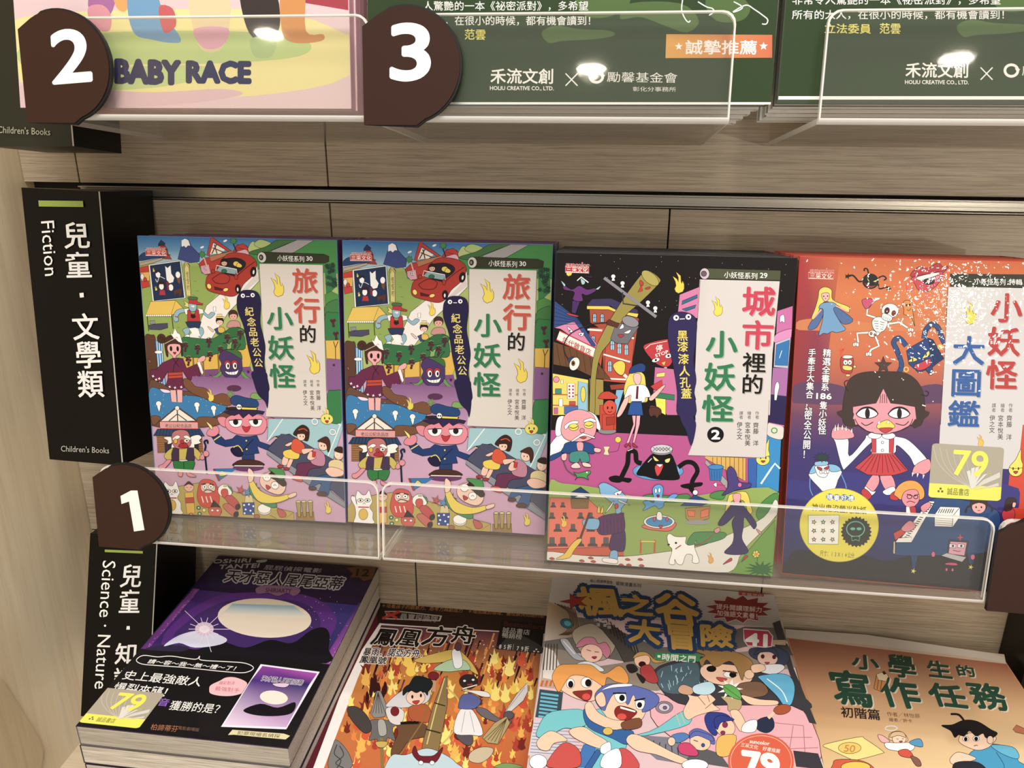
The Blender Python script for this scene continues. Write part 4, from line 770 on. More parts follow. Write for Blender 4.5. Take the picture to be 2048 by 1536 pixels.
    for x,y in ((1072,612),(1168,605)): E('f2f0f0',x,y,22,22,w=0); E('14101c',x+2,y,9,w=0,n=8)
    L('f2f0f0',6,'1100,622 1140,620')
    for ch,x,y in zip('黑漆漆人孔蓋',(1122,1124,1130,1138,1142,1152),(752,838,936,1030,1120,1208)): T(ch,'e6d04a',[(x-44,y-44),(x+44,y-44),(x-44,y+44)],'h',.03)
    flame(a,1395,600,1.4,'ead23a'); a.to('title_lettering')
    for ch,q in (('城','1592,360 1862,365 1582,600'),('市','1590,625 1850,632 1580,865')): T(ch,'c83a50',q,'h',.045,sh=('b89aa0',8,8))
    for ch,q in (('裡','1595,880 1785,885 1590,1045'),('的','1585,1050 1765,1055 1580,1215')): T(ch,'14100f',q,'h',.03,sh=('a8a098',6,8))
    for ch,q in (('小','1305,705 1560,710 1300,930'),('妖','1290,960 1545,965 1285,1190'),('怪','1275,1212 1530,1218 1268,1435')): T(ch,'23784a',q,'h',.045,sh=('a0aa98',8,8))
    D(); E('0e0c0c',1382,272,66,62,w=0); T('2','f4f2ee','1352,238 1414,238 1352,306','b',.05)
    for tx,x in (('作者',1710),('繪者',1648),('譯者',1584)): T(tx,'3a3430',[(x-16,86),(x+16,87),(x-16,150)],'v')
    for tx,x,y0,y1 in (('齊藤　洋',1700,174,362),('宮本悅美',1636,172,362),('伊之文',1572,170,312)): T(tx,'2a2422',[(x-23,y0),(x+23,y0+1),(x-25,y1)],'v',.012)
    a.to('publisher_mark'); U(); S('c02a30','200,205 385,212 385,260 200,254',0,5,'f0e0dc'); T('suncolor','c83038','206,172 388,180 205,212','b',.02,'f0e0dc',2.5); T('三采文化','f4ece6','205,206 380,212 204,254','h',.02)
A=Art(pC,NU,bC,M['print'],clip=qC); citybook(A); A.flush()
def monster(a):
    F,S,L,E,T=al(a); U=lambda:a.crop(1550,490,4.112); D=lambda:a.crop(1550,820,3.572); a.ow=.9; a.to('printed_illustration'); a.crop(0,0,1)
    a.vgrad([(0,'c8602c'),(.12,'d4743a'),(.3,'c8683c'),(.42,'a05048'),(.5,'6a3a5c'),(.6,'3a2c6c'),(.85,'2c2a70'),(.93,'2a2858'),(1,'22204a')],0,0,0,0,q='1599,512 2062,523 1563,1147 1995,1187')
    a.grad(['b02c2a','c8602c','7a3050','8a2a2c'],'1599,512 1680,514 1650,760 1582,800')
    U(); S('d07a44','200,620 500,600 800,640 1100,600 1440,640 1440,700 200,700',1,0); S('5c3a5e','160,1150 400,1130 620,1190 620,1300 1250,1150 1400,1180 1400,1300 150,1300',1,0)
    D(); S('36327c','110,500 300,520 500,440 900,500 1150,440 1740,560 1740,700 110,640',1,0)
    S('24201f','75,1090 150,1000 330,1020 480,1060 640,1040 800,1080 1000,1030 1250,1010 1560,1000 1525,1300 45,1170',1,0)
    # lady with a cape
    U(); S('4a6aa0','390,500 270,680 340,680 400,560'); S('4a6aa0','470,490 640,610 560,650 480,540'); S('f0d04a','355,430 365,370 410,345 465,370 475,450 590,500 612,520 600,555 520,500 470,480 400,470 330,600 300,600 330,520'); S('efb4a8','385,400 440,395 445,440 415,465 390,440'); S('6a9ac4','360,520 385,480 470,470 510,500 480,530 540,640 580,690 550,710 500,720 470,710 430,730 400,725 360,740 390,620 395,530'); E('b02a30',415,440,6,4,w=0); E('1a1214',400,422,6,w=0,n=8); E('1a1214',432,420,6,w=0,n=8)
    L('e8a8a0',12,'380,530 320,600'); L('e8a8a0',12,'500,500 600,548')
    # black ball imp
    L('16120f',12,'770,250 760,200 735,195 735,215',1); L('16120f',12,'850,270 890,255 915,275 895,290',1); L('16120f',14,'730,290 690,300 640,250 580,262',1); L('16120f',12,'850,320 860,360 930,345 945,380',1); a.burst('16120f',598,258,30,10,5,w=0); a.burst('16120f',935,358,28,10,5,w=0); E('1c1a1a',785,298,66,62); S('e0d84a','755,262 778,300 765,296'); S('e0d84a','805,300 840,285 830,305'); S('a03028','735,310 785,335 830,330 800,352 760,345')
    # lips creature
    S('b02c34','1110,250 1180,180 1260,190 1340,145 1380,180 1430,175 1350,250 1200,270'); S('c8404c','1120,270 1250,240 1380,220 1340,320 1260,380 1180,370 1150,320'); S('f0e0dc','1170,262 1340,225 1330,250 1200,290'); E('2a2a30',1265,300,45,26); E('f0c8c0',1262,300,14,w=0); L('d8485a',12,'1140,300 1090,320 1085,360 1120,380 1140,350',1); L('d86070',9,'1250,400 1240,430 1190,465'); L('d86070',9,'1260,400 1270,440')
    # skeleton
    Wb='f0ece4'
    def bone(p,w_=15): L('1a1214',w_+6,p); L(Wb,w_,p)
    bone('835,600 755,575 760,520 815,455 855,440'); bone('925,650 1020,635 1090,680'); bone('770,720 675,725 685,800'); bone('825,750 855,830 790,860 770,900'); S('c84a70','715,455 760,440 810,455 760,525 730,505'); L(Wb,9,'820,440 860,438')
    for x,y in ((665,815),(770,895),(1115,695)):
        for d in (-14,0,14): E(Wb,x+d,y+abs(d)*.3,11,16,w=3,n=10)
    E(Wb,840,715,22,30); E(Wb,800,730,34,28); E('c86a3a',790,728,9,12); E('c86a3a',820,738,8,10); S(Wb,'800,620 850,590 925,620 900,700 840,715 805,680'); 
    for i in range(4): L('1a1214',4,[(812+i*5,625+i*20),(850,628+i*20)]); L('1a1214',4,[(865,630+i*20),(900-i*4,640+i*18)])
    E(Wb,945,540,70,60); S(Wb,'890,560 960,590 945,628 880,605'); E('5a1a1e',920,540,20,27,.3); E('8a2228',975,560,16,22,.3); 
    for i in range(4): L('1a1214',3,[(896+i*17,586+i*5),(892+i*16,606+i*5)])
    # small ghost, can and satchel monster
    S('d8883a','1060,530 1050,480 1080,455 1120,470 1130,530 1140,600 1150,670 1125,600 1100,580 1060,570'); E('1a1214',1082,495,7,10,w=0); E('1a1214',1108,492,7,10,w=0); L('1a1214',4,'1085,530 1100,540 1118,520',1)
    S('b83030','545,920 640,925 635,1040 600,1055 545,1035'); E('e8e0d8',595,920,46,15); L('d84a30',14,'560,920 540,890 565,855 530,870',1); E('f4f2ee',580,965,20,22); E('f4f2ee',615,965,18,22); E('1a1214',580,968,6,w=0); E('1a1214',615,968,6,w=0); S('e8d060','560,990 630,1000 625,1030 565,1025'); E('e8d060',600,1072,20,10); E('e8d060',655,1000,12,12)
    L('1a1214',44,'1020,1050 1040,980 1000,860 975,800 1020,765 1080,830',1); L('274a80',36,'1020,1050 1040,980 1000,860 975,800 1020,765 1080,830',1); L('1a1214',44,'1225,770 1240,700 1290,650 1340,680 1370,760 1395,810',1); L('274a80',36,'1225,770 1240,700 1290,650 1340,680 1370,760 1395,810',1)
    S('1d3f78','1080,870 1115,840 1255,760 1300,780 1385,930 1300,1000 1210,1040 1180,1050 1100,980',0); S('16305e','1255,760 1300,785 1390,935 1310,990 1270,830',0); S('e8d45a','1095,955 1140,925 1170,945 1130,960'); S('e8d45a','1210,930 1260,870 1270,900 1240,925'); E('14101c',1132,944,5,14,w=0); E('14101c',1242,905,5,16,w=0); S('c83240','1145,990 1200,965 1270,935 1280,985 1230,1020 1175,1030'); S('f4f0ec','1165,985 1185,978 1180,1010',0,2); S('f4f0ec','1235,950 1255,942 1252,985',0,2); S('1d3f78','1240,1020 1290,990 1290,1065 1260,1050'); E('f4f0ec',1280,1060,12,9); E(None,1078,1022,18,18,w=9,oc='e0c050'); E(None,1358,838,18,18,w=9,oc='e0c050')
    for i in range(5): E('14101c',1025-i*3+ (i%2)*4,1010-i*38,5,w=0,n=6); E('14101c',1255+i*22,700-20*math.sin(i*.8),5,w=0,n=6)
    # ghost in white
    D(); L('5a9ad8',6,'250,480 250,560 270,610',1); L('5a9ad8',6,'465,440 500,520 510,560',1); S('eeeeec','240,465 300,430 470,430 450,500 420,570 345,580 320,560'); S('7ab8dc','245,455 270,400 300,400 300,440'); S('7ab8dc','380,390 440,395 470,430 400,440'); S('eeeeec','290,400 370,390 385,430 360,480 310,470 290,430'); S('8ab8dc','290,370 370,365 372,392 292,398'); a.burst('1a3a3a',335,338,62,34,12,w=3,sq=.6); S('b82a3a','300,405 335,415 330,430 310,425'); S('b82a3a','350,415 385,400 380,420 360,425'); 
    for i in range(4): E('f4f2f0',328+i*16,444-(i%2)*5,11,12,w=3,n=8)
    # girl
    S('e4929c','640,560 700,460 740,470 740,530 690,590'); S('e4929c','750,470 830,465 860,560 790,570'); S('eef0f2','645,545 690,580 720,580 690,610 640,590'); S('eef0f2','770,580 845,545 860,590 800,608'); S('c02c38','615,590 640,560 690,610 660,640'); S('c02c38','820,610 860,580 880,640 830,640')
    S('eef0f4','660,180 800,180 870,190 960,220 1085,350 1050,370 1000,400 960,330 870,250 850,310 690,310 690,230 520,400 480,410 430,230 415,200 520,200 530,330 640,210'); S('e4929c','415,205 410,140 440,120 520,130 560,165 550,200'); 
    for x in (428,448,478,505,545): S('f0e8e8',[(x-8,135+abs(x-470)*.3),(x+4,90+abs(x-450)*.4),(x+10,138+abs(x-470)*.3)],0,3)
    S('e4929c','1000,395 1085,350 1110,370 1105,430 1060,460 1020,450 980,460'); 
    for x,y in ((985,465),(1020,470),(1062,480)): S('f0e8e8',[(x-9,y-20),(x+9,y-18),(x-6,y+14)],0,3)
    S('c8323c','690,310 850,310 950,430 905,450 850,465 760,468 660,462 570,410',0); 
    for i in range(9): L('5a1018',4,[(700+i*17,318),(600+i*42,430+18*math.sin(i*.4))])
    S('c8323c','690,195 722,190 722,305 690,305',0); S('c8323c','815,190 850,195 845,308 815,305',0); E('f4f2ee',712,182,48,24); E('f4f2ee',812,184,48,24); E('eef0f2',767,232,9,9); E('eef0f2',767,288,9,9)
    U(); S('3b2a24','590,1150 640,1080 740,1045 900,1040 1060,1050 1160,1110 1220,1220 1230,1350 1200,1480 1100,1478 700,1478 575,1478 555,1350'); D(); S('3b2a24','480,0 1065,0 1050,80 1000,130 940,110 600,115 540,125 490,70',1,0); U()
    L('1a1214',7,'600,1110 570,1130 585,1180 600,1200',1); L('1a1214',7,'1200,1230 1250,1240 1260,1210 1235,1200',1); a.burst('4a3630',890,990,75,30,5,rot=-math.pi/2,w=5); S('3b2a24','830,1040 950,1040 930,1060 850,1060',0,0)
    S('e0929e','640,1380 640,1330 760,1310 830,1300 890,1180 950,1300 1040,1310 1150,1330 1160,1420 1120,1478 660,1478',0); D(); S('e0929e','560,30 560,0 985,0 990,40 960,110 880,150 770,172 660,150 590,100',0,0); L('1a1214',5,'558,20 590,100 660,150 770,172 880,150 960,110 990,40',1)
    U(); S('e0929e','660,1340 1150,1340 1160,1430 640,1430',0,0)
    for i in range(4): L('3a2020',5,[(870+i*15,1220+abs(i-1.5)*10),(862+i*19,1300)])
    for x in (757,1020): S('f2efec',[(x-88,1392),(x-45,1350),(x+10,1340),(x+60,1360),(x+86,1392),(x+40,1420),(x-40,1422)],1,7); E('120e12',x+2,1385,20,44,w=0); L('120e12',9,[(x-92,1390),(x-50,1345),(x+10,1332),(x+62,1352),(x+90,1390)],1)
    D(); S('e8d23c','725,120 740,95 800,70 840,95 855,122 800,140 745,135'); S('c03040','745,130 840,128 800,160 770,158'); S('f4f2ee','728,95 745,72 752,100',0,3); S('f4f2ee','795,95 808,70 818,98',0,3); L('1a1214',6,'615,90 650,110 700,85',1); L('1a1214',6,'860,95 920,108 955,80',1)
    # pianist, piano and the laptop
    S('274a7c','860,960 1120,640 1330,640 1560,700 1610,800 1540,990 1400,1030 1000,1040 855,1030'); S('f0ece4','880,940 1100,650 1140,655 975,945',0); 
    for i in range(20): 
        t=i/19; x0,y0=905+(1105-905)*t,935+(665-935)*t; L('1a1214',6,[(x0,y0),(x0+26,y0+4)])
    S('f0ece6','880,915 975,905 975,945 860,945',0); L('e8d058',8,'852,940 850,1025'); S('214070','970,1040 1020,1040 1000,1140 980,1140',0); S('214070','1370,1020 1430,1020 1420,1100 1390,1100',0); a.burst('e8d860',988,1150,22,8,5,w=2); a.burst('e8d860',1398,1122,22,8,5,w=2)
    S('e89c38','870,620 850,600 880,540 940,505 1010,510 1060,560 1065,620 1030,640 1010,600 930,590 900,640'); S('e08a96','905,640 930,580 1010,570 1030,640 990,690 940,690'); L('1a1214',5,'940,600 985,615'); L('1a1214',5,'995,615 1025,600'); E(None,960,618,17,15,w=5,oc='1a1214'); E(None,1005,620,15,14,w=5,oc='1a1214'); L('5a2020',5,'940,660 965,650 1000,662',1); S('c03040','960,700 1000,690 1005,745 970,750'); S('f4f0ec','935,690 960,690 970,750 935,740',0); S('e08a96','900,850 960,790 1005,830 950,870'); S('e08a96','1040,690 1100,655 1110,690 1060,730'); S('c8402a','845,880 900,850 930,880 860,930',0)
    S('f0eee8','1140,745 1180,690 1320,695 1320,760 1270,835 1140,830',0); L('1a1214',4,'1140,745 1270,755 1320,695'); L('1a1214',4,'1270,755 1265,835'); 
    for i in range(7): L('2a2428',5,[(1180+i*16,705),(1165+i*16,735)])
    for i in range(4): L('8a8680',3,[(1145,770+i*15),(1262,778+i*15)])
    face(a,1455,685,110,'e8a8a0','3a2a24'); L('3a2a24',14,'1400,680 1370,700 1360,735',1); L('3a2a24',14,'1510,670 1550,700 1545,725',1)
    S('c8303c','1650,710 1700,705 1715,750 1690,800 1640,795 1620,740'); S('3a2420','1640,720 1650,640 1700,625 1725,650 1690,680 1690,710'); S('efb4ac','1700,660 1722,665 1712,695 1695,690')
    S('3a3a44','1240,925 1385,935 1365,1050 1225,1035',0); S('e0a0b4','1252,938 1370,945 1352,1040 1238,1025',0); S('b8b8bc','1185,1040 1225,1020 1365,1050 1335,1085',0); 
    for x in (1270,1330): S('f0e4e8',[(x-24,955),(x+22,958),(x+18,985),(x-26,982)],0,3); E('1a1214',x,970,8,w=0)
    L('1a1214',4,'1270,1000 1310,1010 1325,1005'); a.burst('c04868',1322,910,30,10,4,w=2); S('c85078','1225,1090 1290,1090 1300,1110 1220,1105'); E('d86080',1130,1030,14,20); E('d86080',1412,1050,16,20); E('d86080',1225,1140,9,12); E('d86080',1268,1142,9,12)
    U(); Z=dict()
    for tx,q in (('精選全書系','395,850 465,855 375,1200'),('隻小妖','368,1280 435,1285 352,1490')): T(tx,'f4f0ec',q,'v',.03,'3a2030',5)
    T('186','f4f0ec','342,1218 465,1222 340,1265','b',.04,'3a2030',5)
    D(); T('怪','f4f0ec','308,110 368,112 304,175','h',.03,'2a2050',5)
    U(); T('手牽手大集合，祕','f4f0ec','275,850 340,852 240,1400','v',.03,'3a2030',5); D(); T('密全公開！','f4f0ec','210,0 268,2 192,350','v',.03,'2a2050',5)
    # title panel
    a.to('title_panel'); U(); F('cfcac8','1422,345 2120,350 2100,900 2048,1478 1360,1478 1385,1000'); D(); F('cfcac8','1185,0 1780,0 1735,425 1165,398'); U(); L('4a4040',4,'1422,345 1400,800 1360,1478'); S('2e3322','1440,238 2120,245 2115,355 1440,340',0); T('小妖怪系列','e8e4dc','1640,270 1898,278 1638,325','h',.02); T('特輯','e8e4dc','1925,275 2032,280 1922,328','h',.02)
    flame(a,1600,655,1.75,'e8d030'); D(); flame(a,1465,262,.8,'e8b838'); E('ecd848',1718,428,50,46); S('ecd848','1675,410 1720,350 1755,280 1758,350 1768,410'); E('1a1214',1700,418,5,11,w=0); E('1a1214',1738,418,5,11,w=0); S('c02a30','1702,438 1735,438 1718,455')
    a.to('title_lettering'); U()
    for ch,q in (('小','1775,385 2040,390 1765,640'),('妖','1745,665 2020,672 1740,915'),('怪','1735,935 2000,942 1725,1190')): T(ch,'b8342e',q,'h',.045,sh=('a89898',7,8))
    for ch,q in (('大','1460,740 1735,745 1450,990'),('圖','1440,1005 1712,1012 1430,1250'),('鑑','1425,1270 1695,1276 1410,1500')): T(ch,'2a5a9c',q,'h',.04,sh=('a0a4b0',7,8))
    for tx,x in (('作者',1938),('繪者',1872),('譯者',1800)): T(tx,'4a4440',[(x-18,1300),(x+18,1301),(x-20,1375)],'v')
    D()
    for tx,x,y0,y1 in (('齊藤　洋',1674,35,215),('宮本悅美',1612,35,212),('伊之文',1552,35,165)): T(tx,'3a3432',[(x-21,y0),(x+21,y0+1),(x-25,y1)],'v',.012)
    a.to('publisher_mark'); U(); S('c0402c','275,225 485,230 480,280 275,275',0,5,'f0c8b0'); T('suncolor','c0402c','290,190 485,196 288,225','b',.02,'f0d0c0',2.5); T('三采文化','f4e4d8','285,228 475,234 283,278','h',.02)
    a.to('gift_label'); D(); E('e4d62c',458,822,282,262,.05,w=4,oc='a89a20',n=56)
    for ch,x,y in zip('隨書好禮',(390,440,492,542),(620,625,625,630)): E('3a6aa8',x,y,26,24,w=0); T(ch,'f4f2e8',[(x-22,y-20),(x+22,y-20),(x-22,y+22)],'h',.03)
    T('神出鬼沒螢光貼紙','4a4420','262,665 655,690 260,722','h',.02); T('尺寸：13X14公分','5a5428','322,1000 568,1018 320,1042','h',.01)
    S('f2f0ea','238,752 458,750 452,958 238,955',0,5,'5a9a5a')
    for i in range(9):
        x,y=278+(i%3)*66,800+(i//3)*62; a.burst(('9a8a4a','5a8a7a','a8707a','6a6a5a')[i%4],x,y,20,9,5,rot=i,w=2); E('e8e0d0',x,y,7,w=2,n=8)
    a.burst('2e2c20',580,870,112,98,24,w=0); E(None,575,850,64,54,w=7,oc='5ab8a0'); S(None or '2e2c20','545,905 580,900 605,905 600,935 575,925 550,935',0,5,'5ab8a0'); E('5ab8a0',555,848,18,10,w=0); E('5ab8a0',600,848,18,10,w=0)
def sticker79(a,C,digits=True):
    "grey and yellow discount sticker; C maps unit square to crop pixels"
    m=lambda pts:[C(u,v) for u,v in pts]
    r=lambda x0,y0,x1,y1,k=.05:[(x0+k,y0),(x1-k,y0),(x1-k*.3,y0+k*.3),(x1,y0+k),(x1,y1-k),(x1-k*.3,y1-k*.3),(x1-k,y1),(x0+k,y1),(x0+k*.3,y1-k*.3),(x0,y1-k),(x0,y0+k),(x0+k*.3,y0+k*.3)]
    a.fill('aaa08c',m(r(0,0,1,1))); a.fill('e6e03c',m([(0,.74),(1,.74),(1,.96),(.97,.99),(.95,1),(.05,1),(.02,.99),(0,.96)]))
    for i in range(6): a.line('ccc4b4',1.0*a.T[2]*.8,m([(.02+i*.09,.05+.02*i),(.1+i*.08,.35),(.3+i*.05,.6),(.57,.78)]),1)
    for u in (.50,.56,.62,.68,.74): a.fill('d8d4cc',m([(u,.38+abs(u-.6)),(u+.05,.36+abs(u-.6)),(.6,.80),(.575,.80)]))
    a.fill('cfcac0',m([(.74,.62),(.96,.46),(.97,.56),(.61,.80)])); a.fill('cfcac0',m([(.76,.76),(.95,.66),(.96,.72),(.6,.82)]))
    q=m([(.31,.10),(.78,.10),(.31,.56)]); a.txt('79','e8e03a',q,'b',.022)
    a.txt('折','c8c49a',m([(.77,.44),(.85,.44),(.77,.56)]),'h'); a.txt('誠品書店','6a6a3a',m([(.25,.80),(.56,.80),(.25,.94)]),'h')
    for u,v in ((.16,.83),(.135,.88),(.185,.88)): a.fill('5a5a3a',m([(u-.014,v-.018),(u+.014,v-.018),(u+.014,v+.018),(u-.014,v+.018)]))
def bil(q):
    q=P_(q); h=hom([(0,0),(1,0),(0,1),(1,1)],q); return lambda u,v:ap(h,u,v)
A=Art(pD,NU,bD,M['printD'],clip='1599,512 2078,523.5 1563,1147 2025,1189'); monster(A)
A.to('discount_sticker'); A.crop(1550,820,3.572); sticker79(A,bil('1122,236 1637,268 1094,622 1610,650')); A.flush()
def purple(a):
    F,S,L,E,T=al(a); a.crop(140,1080,3.2); a.ow=.6; a.to('printed_illustration')
    F('2a1a3c','950,100 1975,175 1395,1335 35,1190'); a.grad(['2a1828','2e1c2c','2c1e4a','2c1e4a'],'950,100 1975,175 1890,330 800,300'); a.grad(['4a2c78','3c3480','2e2a5a','3a2266'],'830,320 1850,420 1640,790 480,700')
    S('5a2c84','700,500 850,400 1050,340 1500,350 1700,480 1650,640 1500,740 700,720 590,640',1,0); S('42286a','760,520 900,430 1080,380 1450,390 1600,500 1560,620 1400,700 760,690 660,620',1,0)
    a.grad(['7a3a8a','8a4a9a','6a3084','5a2878'],'790,310 830,315 500,700 455,695'); a.grad(['3a3078','4a3a80','9a4aa8','8a3a98'],'1850,400 1890,405 1700,800 1610,790')
    for i in range(70): 
        t=R.random(); E('c89ad0',1870-t*220+R.random()*30,420+t*370,3,w=0,n=5)
    for i in range(45): 
        t=R.random(); E('b070c0',808-t*320+R.random()*20,320+t*370,3,w=0,n=5)
    for i in range(50): E('b8c4e8',1500+R.random()*300,350+R.random()*400,2.5,w=0,n=5)
    # plain stand-in art: a pale moon over dark hills and a sparkle
    E('e8d8c4',1245,500,300,125,.06,w=0,n=40); a.grad(['8ab4cc','9ac0d2','e8e2d6','e8dccc'],'1040,408 1430,420 1530,500 965,480')
    S('15131a','560,740 700,690 820,700 960,650 1120,690 1280,640 1420,660 1540,580 1620,560 1660,600 1655,700 1640,790 1000,745',1,0); S('2c2440','480,700 620,670 760,690 700,715',1,0)
    S('cfd0e8','600,680 700,610 850,580 1000,630 960,670 800,690 700,660',1,0)
    E('d8bcd4',860,570,60,44,w=0); E('f2e4ea',860,572,34,25,w=0)
    for i in range(14): an=6.2832*i/14; l=(200 if i%3==0 else 100); L('eadcf0',3.5,[(860,572),(860+l*math.cos(an),572+l*.75*math.sin(an))])
    a.to('title_lettering'); T('OSHIRI','b8b2ac','920,125 1160,118 912,150','b',.04); T('TANTEI','b8b2ac','960,160 1215,150 950,186','b',.04); S('b8b2ac','1195,130 1260,125 1250,142 1200,145'); T('屁屁偵探電影','a89aa8','1250,158 1620,182 1235,190','h',.02,'1a1014',4)
    T('天才惡人尾尾亞蒂','241c2a','1015,185 1772,238 975,270','h',.03,'c4bcc0',9,n=10); S('8a6284','1190,310 1250,290 1440,300 1475,330 1430,360 1390,340 1330,360 1270,340 1200,345'); T('SHIRIARTY','4a2a4a','1255,308 1420,314 1250,335','b',.02)
    S('6a4420','1770,180 1840,170 1960,178 1945,250 1880,265 1850,240 1790,240 1810,215',0); T('12','2a1c10','1840,185 1920,190 1830,228','b',.04)
    a.to('paper_band'); F('141214','440,700 1690,800 1396,1335 35,1190'); a.ow=.9
    S('141214','425,770 470,740 560,750 650,745 800,765 830,745 840,770 1000,780 1120,790 1175,820 1120,850 1000,845 850,830 700,815 560,805 460,795',1,5,'e8e4e0')
    T('請～容～我～無～禮～了！','e8e4e0','512,762 1105,812 490,792','h',.02)
    T('史上最強敵人','eae6e2','360,832 865,880 325,895','h',.01); T('爆裂來襲！','eae6e2','300,908 690,950 262,975','h',.01); T('音','8a5ac0','575,1010 650,1018 550,1062','h',.02); T('獲勝的是？','eae6e2','655,1025 1010,1055 625,1090','h',.01)
    T('柏諦蒂芬','a86a4a','525,1175 700,1190 510,1218','h',0); T('電影劇場版','7a5a48','695,1190 830,1205 690,1215','h',0)
    S('eab4bc','890,960 900,930 960,900 1000,880 1060,880 1130,910 1130,950 1110,980 1040,1000 960,1000 900,985'); T('精彩對決','c85a6a','960,905 1060,905 950,930','h'); T('最強對手','c85a6a','930,935 1090,950 925,965','h'); 
    S('e6e0ee','1220,795 1600,845 1385,1215 965,1198',0,3); a.grad(['8a3c9c','b04ab4','2c2466','4a2c80'],'1232,808 1582,855 1530,930 1160,900'); a.grad(['4a2c80','2c2466','c8a0cc','e4cce4'],'1160,900 1530,930 1385,1200 985,1185'); T('天才惡人尾尾亞蒂','1c1430','1235,868 1500,898 1220,905','h',.02,'cfc4d8',3); S('d8bcd8','1300,920 1400,920 1380,945 1320,940')
    E('e6dccf',1305,1010,90,44,.1,w=0); S('141016','1110,1090 1220,1050 1330,1075 1440,1040 1420,1110 1300,1130 1170,1120',1,0)
    S('d8cc9c','1040,1215 1370,1240 1410,1255 1380,1280 1050,1250 1010,1250',0); T('犯罪現場名偵探','3a3020','1075,1222 1350,1245 1065,1248','h')
    a.to('discount_sticker'); sticker79(a,bil('222,946 608,984 55,1168 440,1208'))
A=Art(pE,NF,bE,M['print'],clip='437,1111 757,1135 151,1452 576,1497'); purple(A); A.flush()
def fiery(a):
    F,S,L,E,T=al(a); a.crop(600,1130,3.783); a.ow=.8; a.to('printed_illustration')
    F('5c1424','570,280 1870,360 1735,1536 20,1536'); a.grad(['2a1814','2a1814','301a14','301a14'],'570,280 1870,360 1845,520 590,440'); F('301a14','590,430 1860,500 1840,530 580,450'); L('c8c0b8',7,'600,443 1350,505 1840,520')
    F('eee8e4','600,445 470,640 300,1000 100,1536 150,1600 1740,1600 1850,520'); a.grad(['5a2c3c','6a3a50','c87a28','c8842c'],'615,455 1836,525 1800,900 440,850'); a.grad(['c87a28','c8842c','c8602c','c86a34'],'440,850 1800,900 1715,1540 180,1540'); F('c8602c','180,1536 1715,1536 1710,1600 150,1600')
    for i in range(150):
        x=440+R.random()*1350; y=500+R.random()*380; 
        if x<640-(y-450)*.4 or x>1800: continue
        l=30+R.random()*110; c=R.choice(['e8943c','2a1018','f0b850','421820','6a2c4a','2a1018','d8742c']); F(c,[(x,y),(x+14,y+4),(x+8-l*.3,y+l),(x-l*.3,y+l)])
    for i in range(230):
        t=R.random(); y=700+R.random()*840; x0=520-(y-600)*.36; x=x0+R.random()*(1770-x0); s_=18+R.random()*46
        c=R.choice(['f2c83c','e8822c','d8502c','f6e06a','b03a24','eeb03c','7a2418']); p=[(0,-1.3),(.35,-.5),(.8,-.8),(.5,.1),(.7,.6),(0,.9),(-.6,.5),(-.4,-.1),(-.7,-.6),(-.2,-.4)]; F(c,spline([(min(max(x+q[0]*s_,x0),1765),y+q[1]*s_*1.2) for q in p],True,3))
    for i in range(16):
        x=500+R.random()*160; y=830+R.random()*160; F('3a1414',spline([(x,y),(x+14,y+10),(x+20,y+50),(x+6,y+90),(x-10,y+50)],True,3))
    for i in range(60): E('f4e0f0',700+R.random()*1000,560+R.random()*330,R.choice([2,3,5]),w=0,n=6)
    # winged figure on the top
    S('d0b04c','870,715 1100,650 1170,650 1160,720 1060,740 930,745'); S('d0b04c','1210,650 1300,740 1350,830 1290,800 1220,730'); S('a8c8a0','1010,790 1130,720 1240,720 1290,790 1210,800 1120,810'); S('e8ecf0','1150,650 1210,650 1230,760 1170,780'); E('5a3a4a',1195,620,26,32)
    # spear heads
    S('8a8884','535,1125 580,955 610,955 665,1085 640,1150 560,1160',0); 
    for i in range(5): L('3a3834',4,[(590,965),(550+i*24,1125)])
    S('6a6864','460,1255 530,1180 600,1170 680,1180 730,1210 700,1240 720,1330 660,1310 640,1380 590,1380 580,1320 520,1330 540,1260'); S('a8a49c','590,1180 640,1180 655,1280 600,1290'); L('8a7238',26,'615,1310 625,1536'); S('c8a84c','575,1340 660,1340 640,1380 590,1380')
    S('46403e','360,1080 440,1080 520,1160 540,1250 480,1270 380,1160'); S('7a7876','215,1536 250,1360 275,1325 330,1370 380,1450 385,1536',1); L('3a3a3c',7,'280,1360 260,1430 310,1480 280,1536',1); L('3a3a3c',7,'300,1370 330,1440 270,1500 330,1536',1)
    # red-shirted fighter and cannon
    S('d0ccd0','650,1060 760,960 860,930 980,960 960,1040 820,1080 700,1080'); S('b0562c','830,1075 960,1060 1000,1180 900,1190 830,1160'); S('6a4a30','740,1200 900,1190 1000,1260 960,1300 830,1330 760,1420 700,1480 690,1400 740,1280'); S('d8d0cc','650,1090 740,1080 790,1120 760,1210 680,1190'); E('7a1c24',718,1110,32,36); E('7a1c24',1010,840,42,32); L('c89070',30,'1015,875 1010,960'); 
    S('1a2226','790,960 830,900 880,840 1000,880 970,960 860,960'); E('f0c8b0',875,1005,72,58); S('1a2226','780,990 790,930 870,895 960,920 965,990 930,950 880,970 830,950'); E('1a1214',850,1000,8,14,w=0); E('1a1214',915,990,8,14,w=0); S('c03028','850,1035 905,1028 880,1058'); L('1a1210',20,'760,1200 900,1195')
    S('8a7244','905,1536 930,1340 1010,1060 1090,850 1115,840 1115,1060 1050,1400 1060,1536',0); L('d8c074',9,'1095,860 1030,1080 960,1360'); L('3a2c14',11,'950,1245 1065,1275'); L('3a2c14',9,'1015,1045 1100,1070'); L('d0b45c',12,'1110,930 1190,1010 1215,1100 1190,1200 1130,1300 1060,1370',1); L('8a6a30',10,'1010,960 920,1200 760,1440')
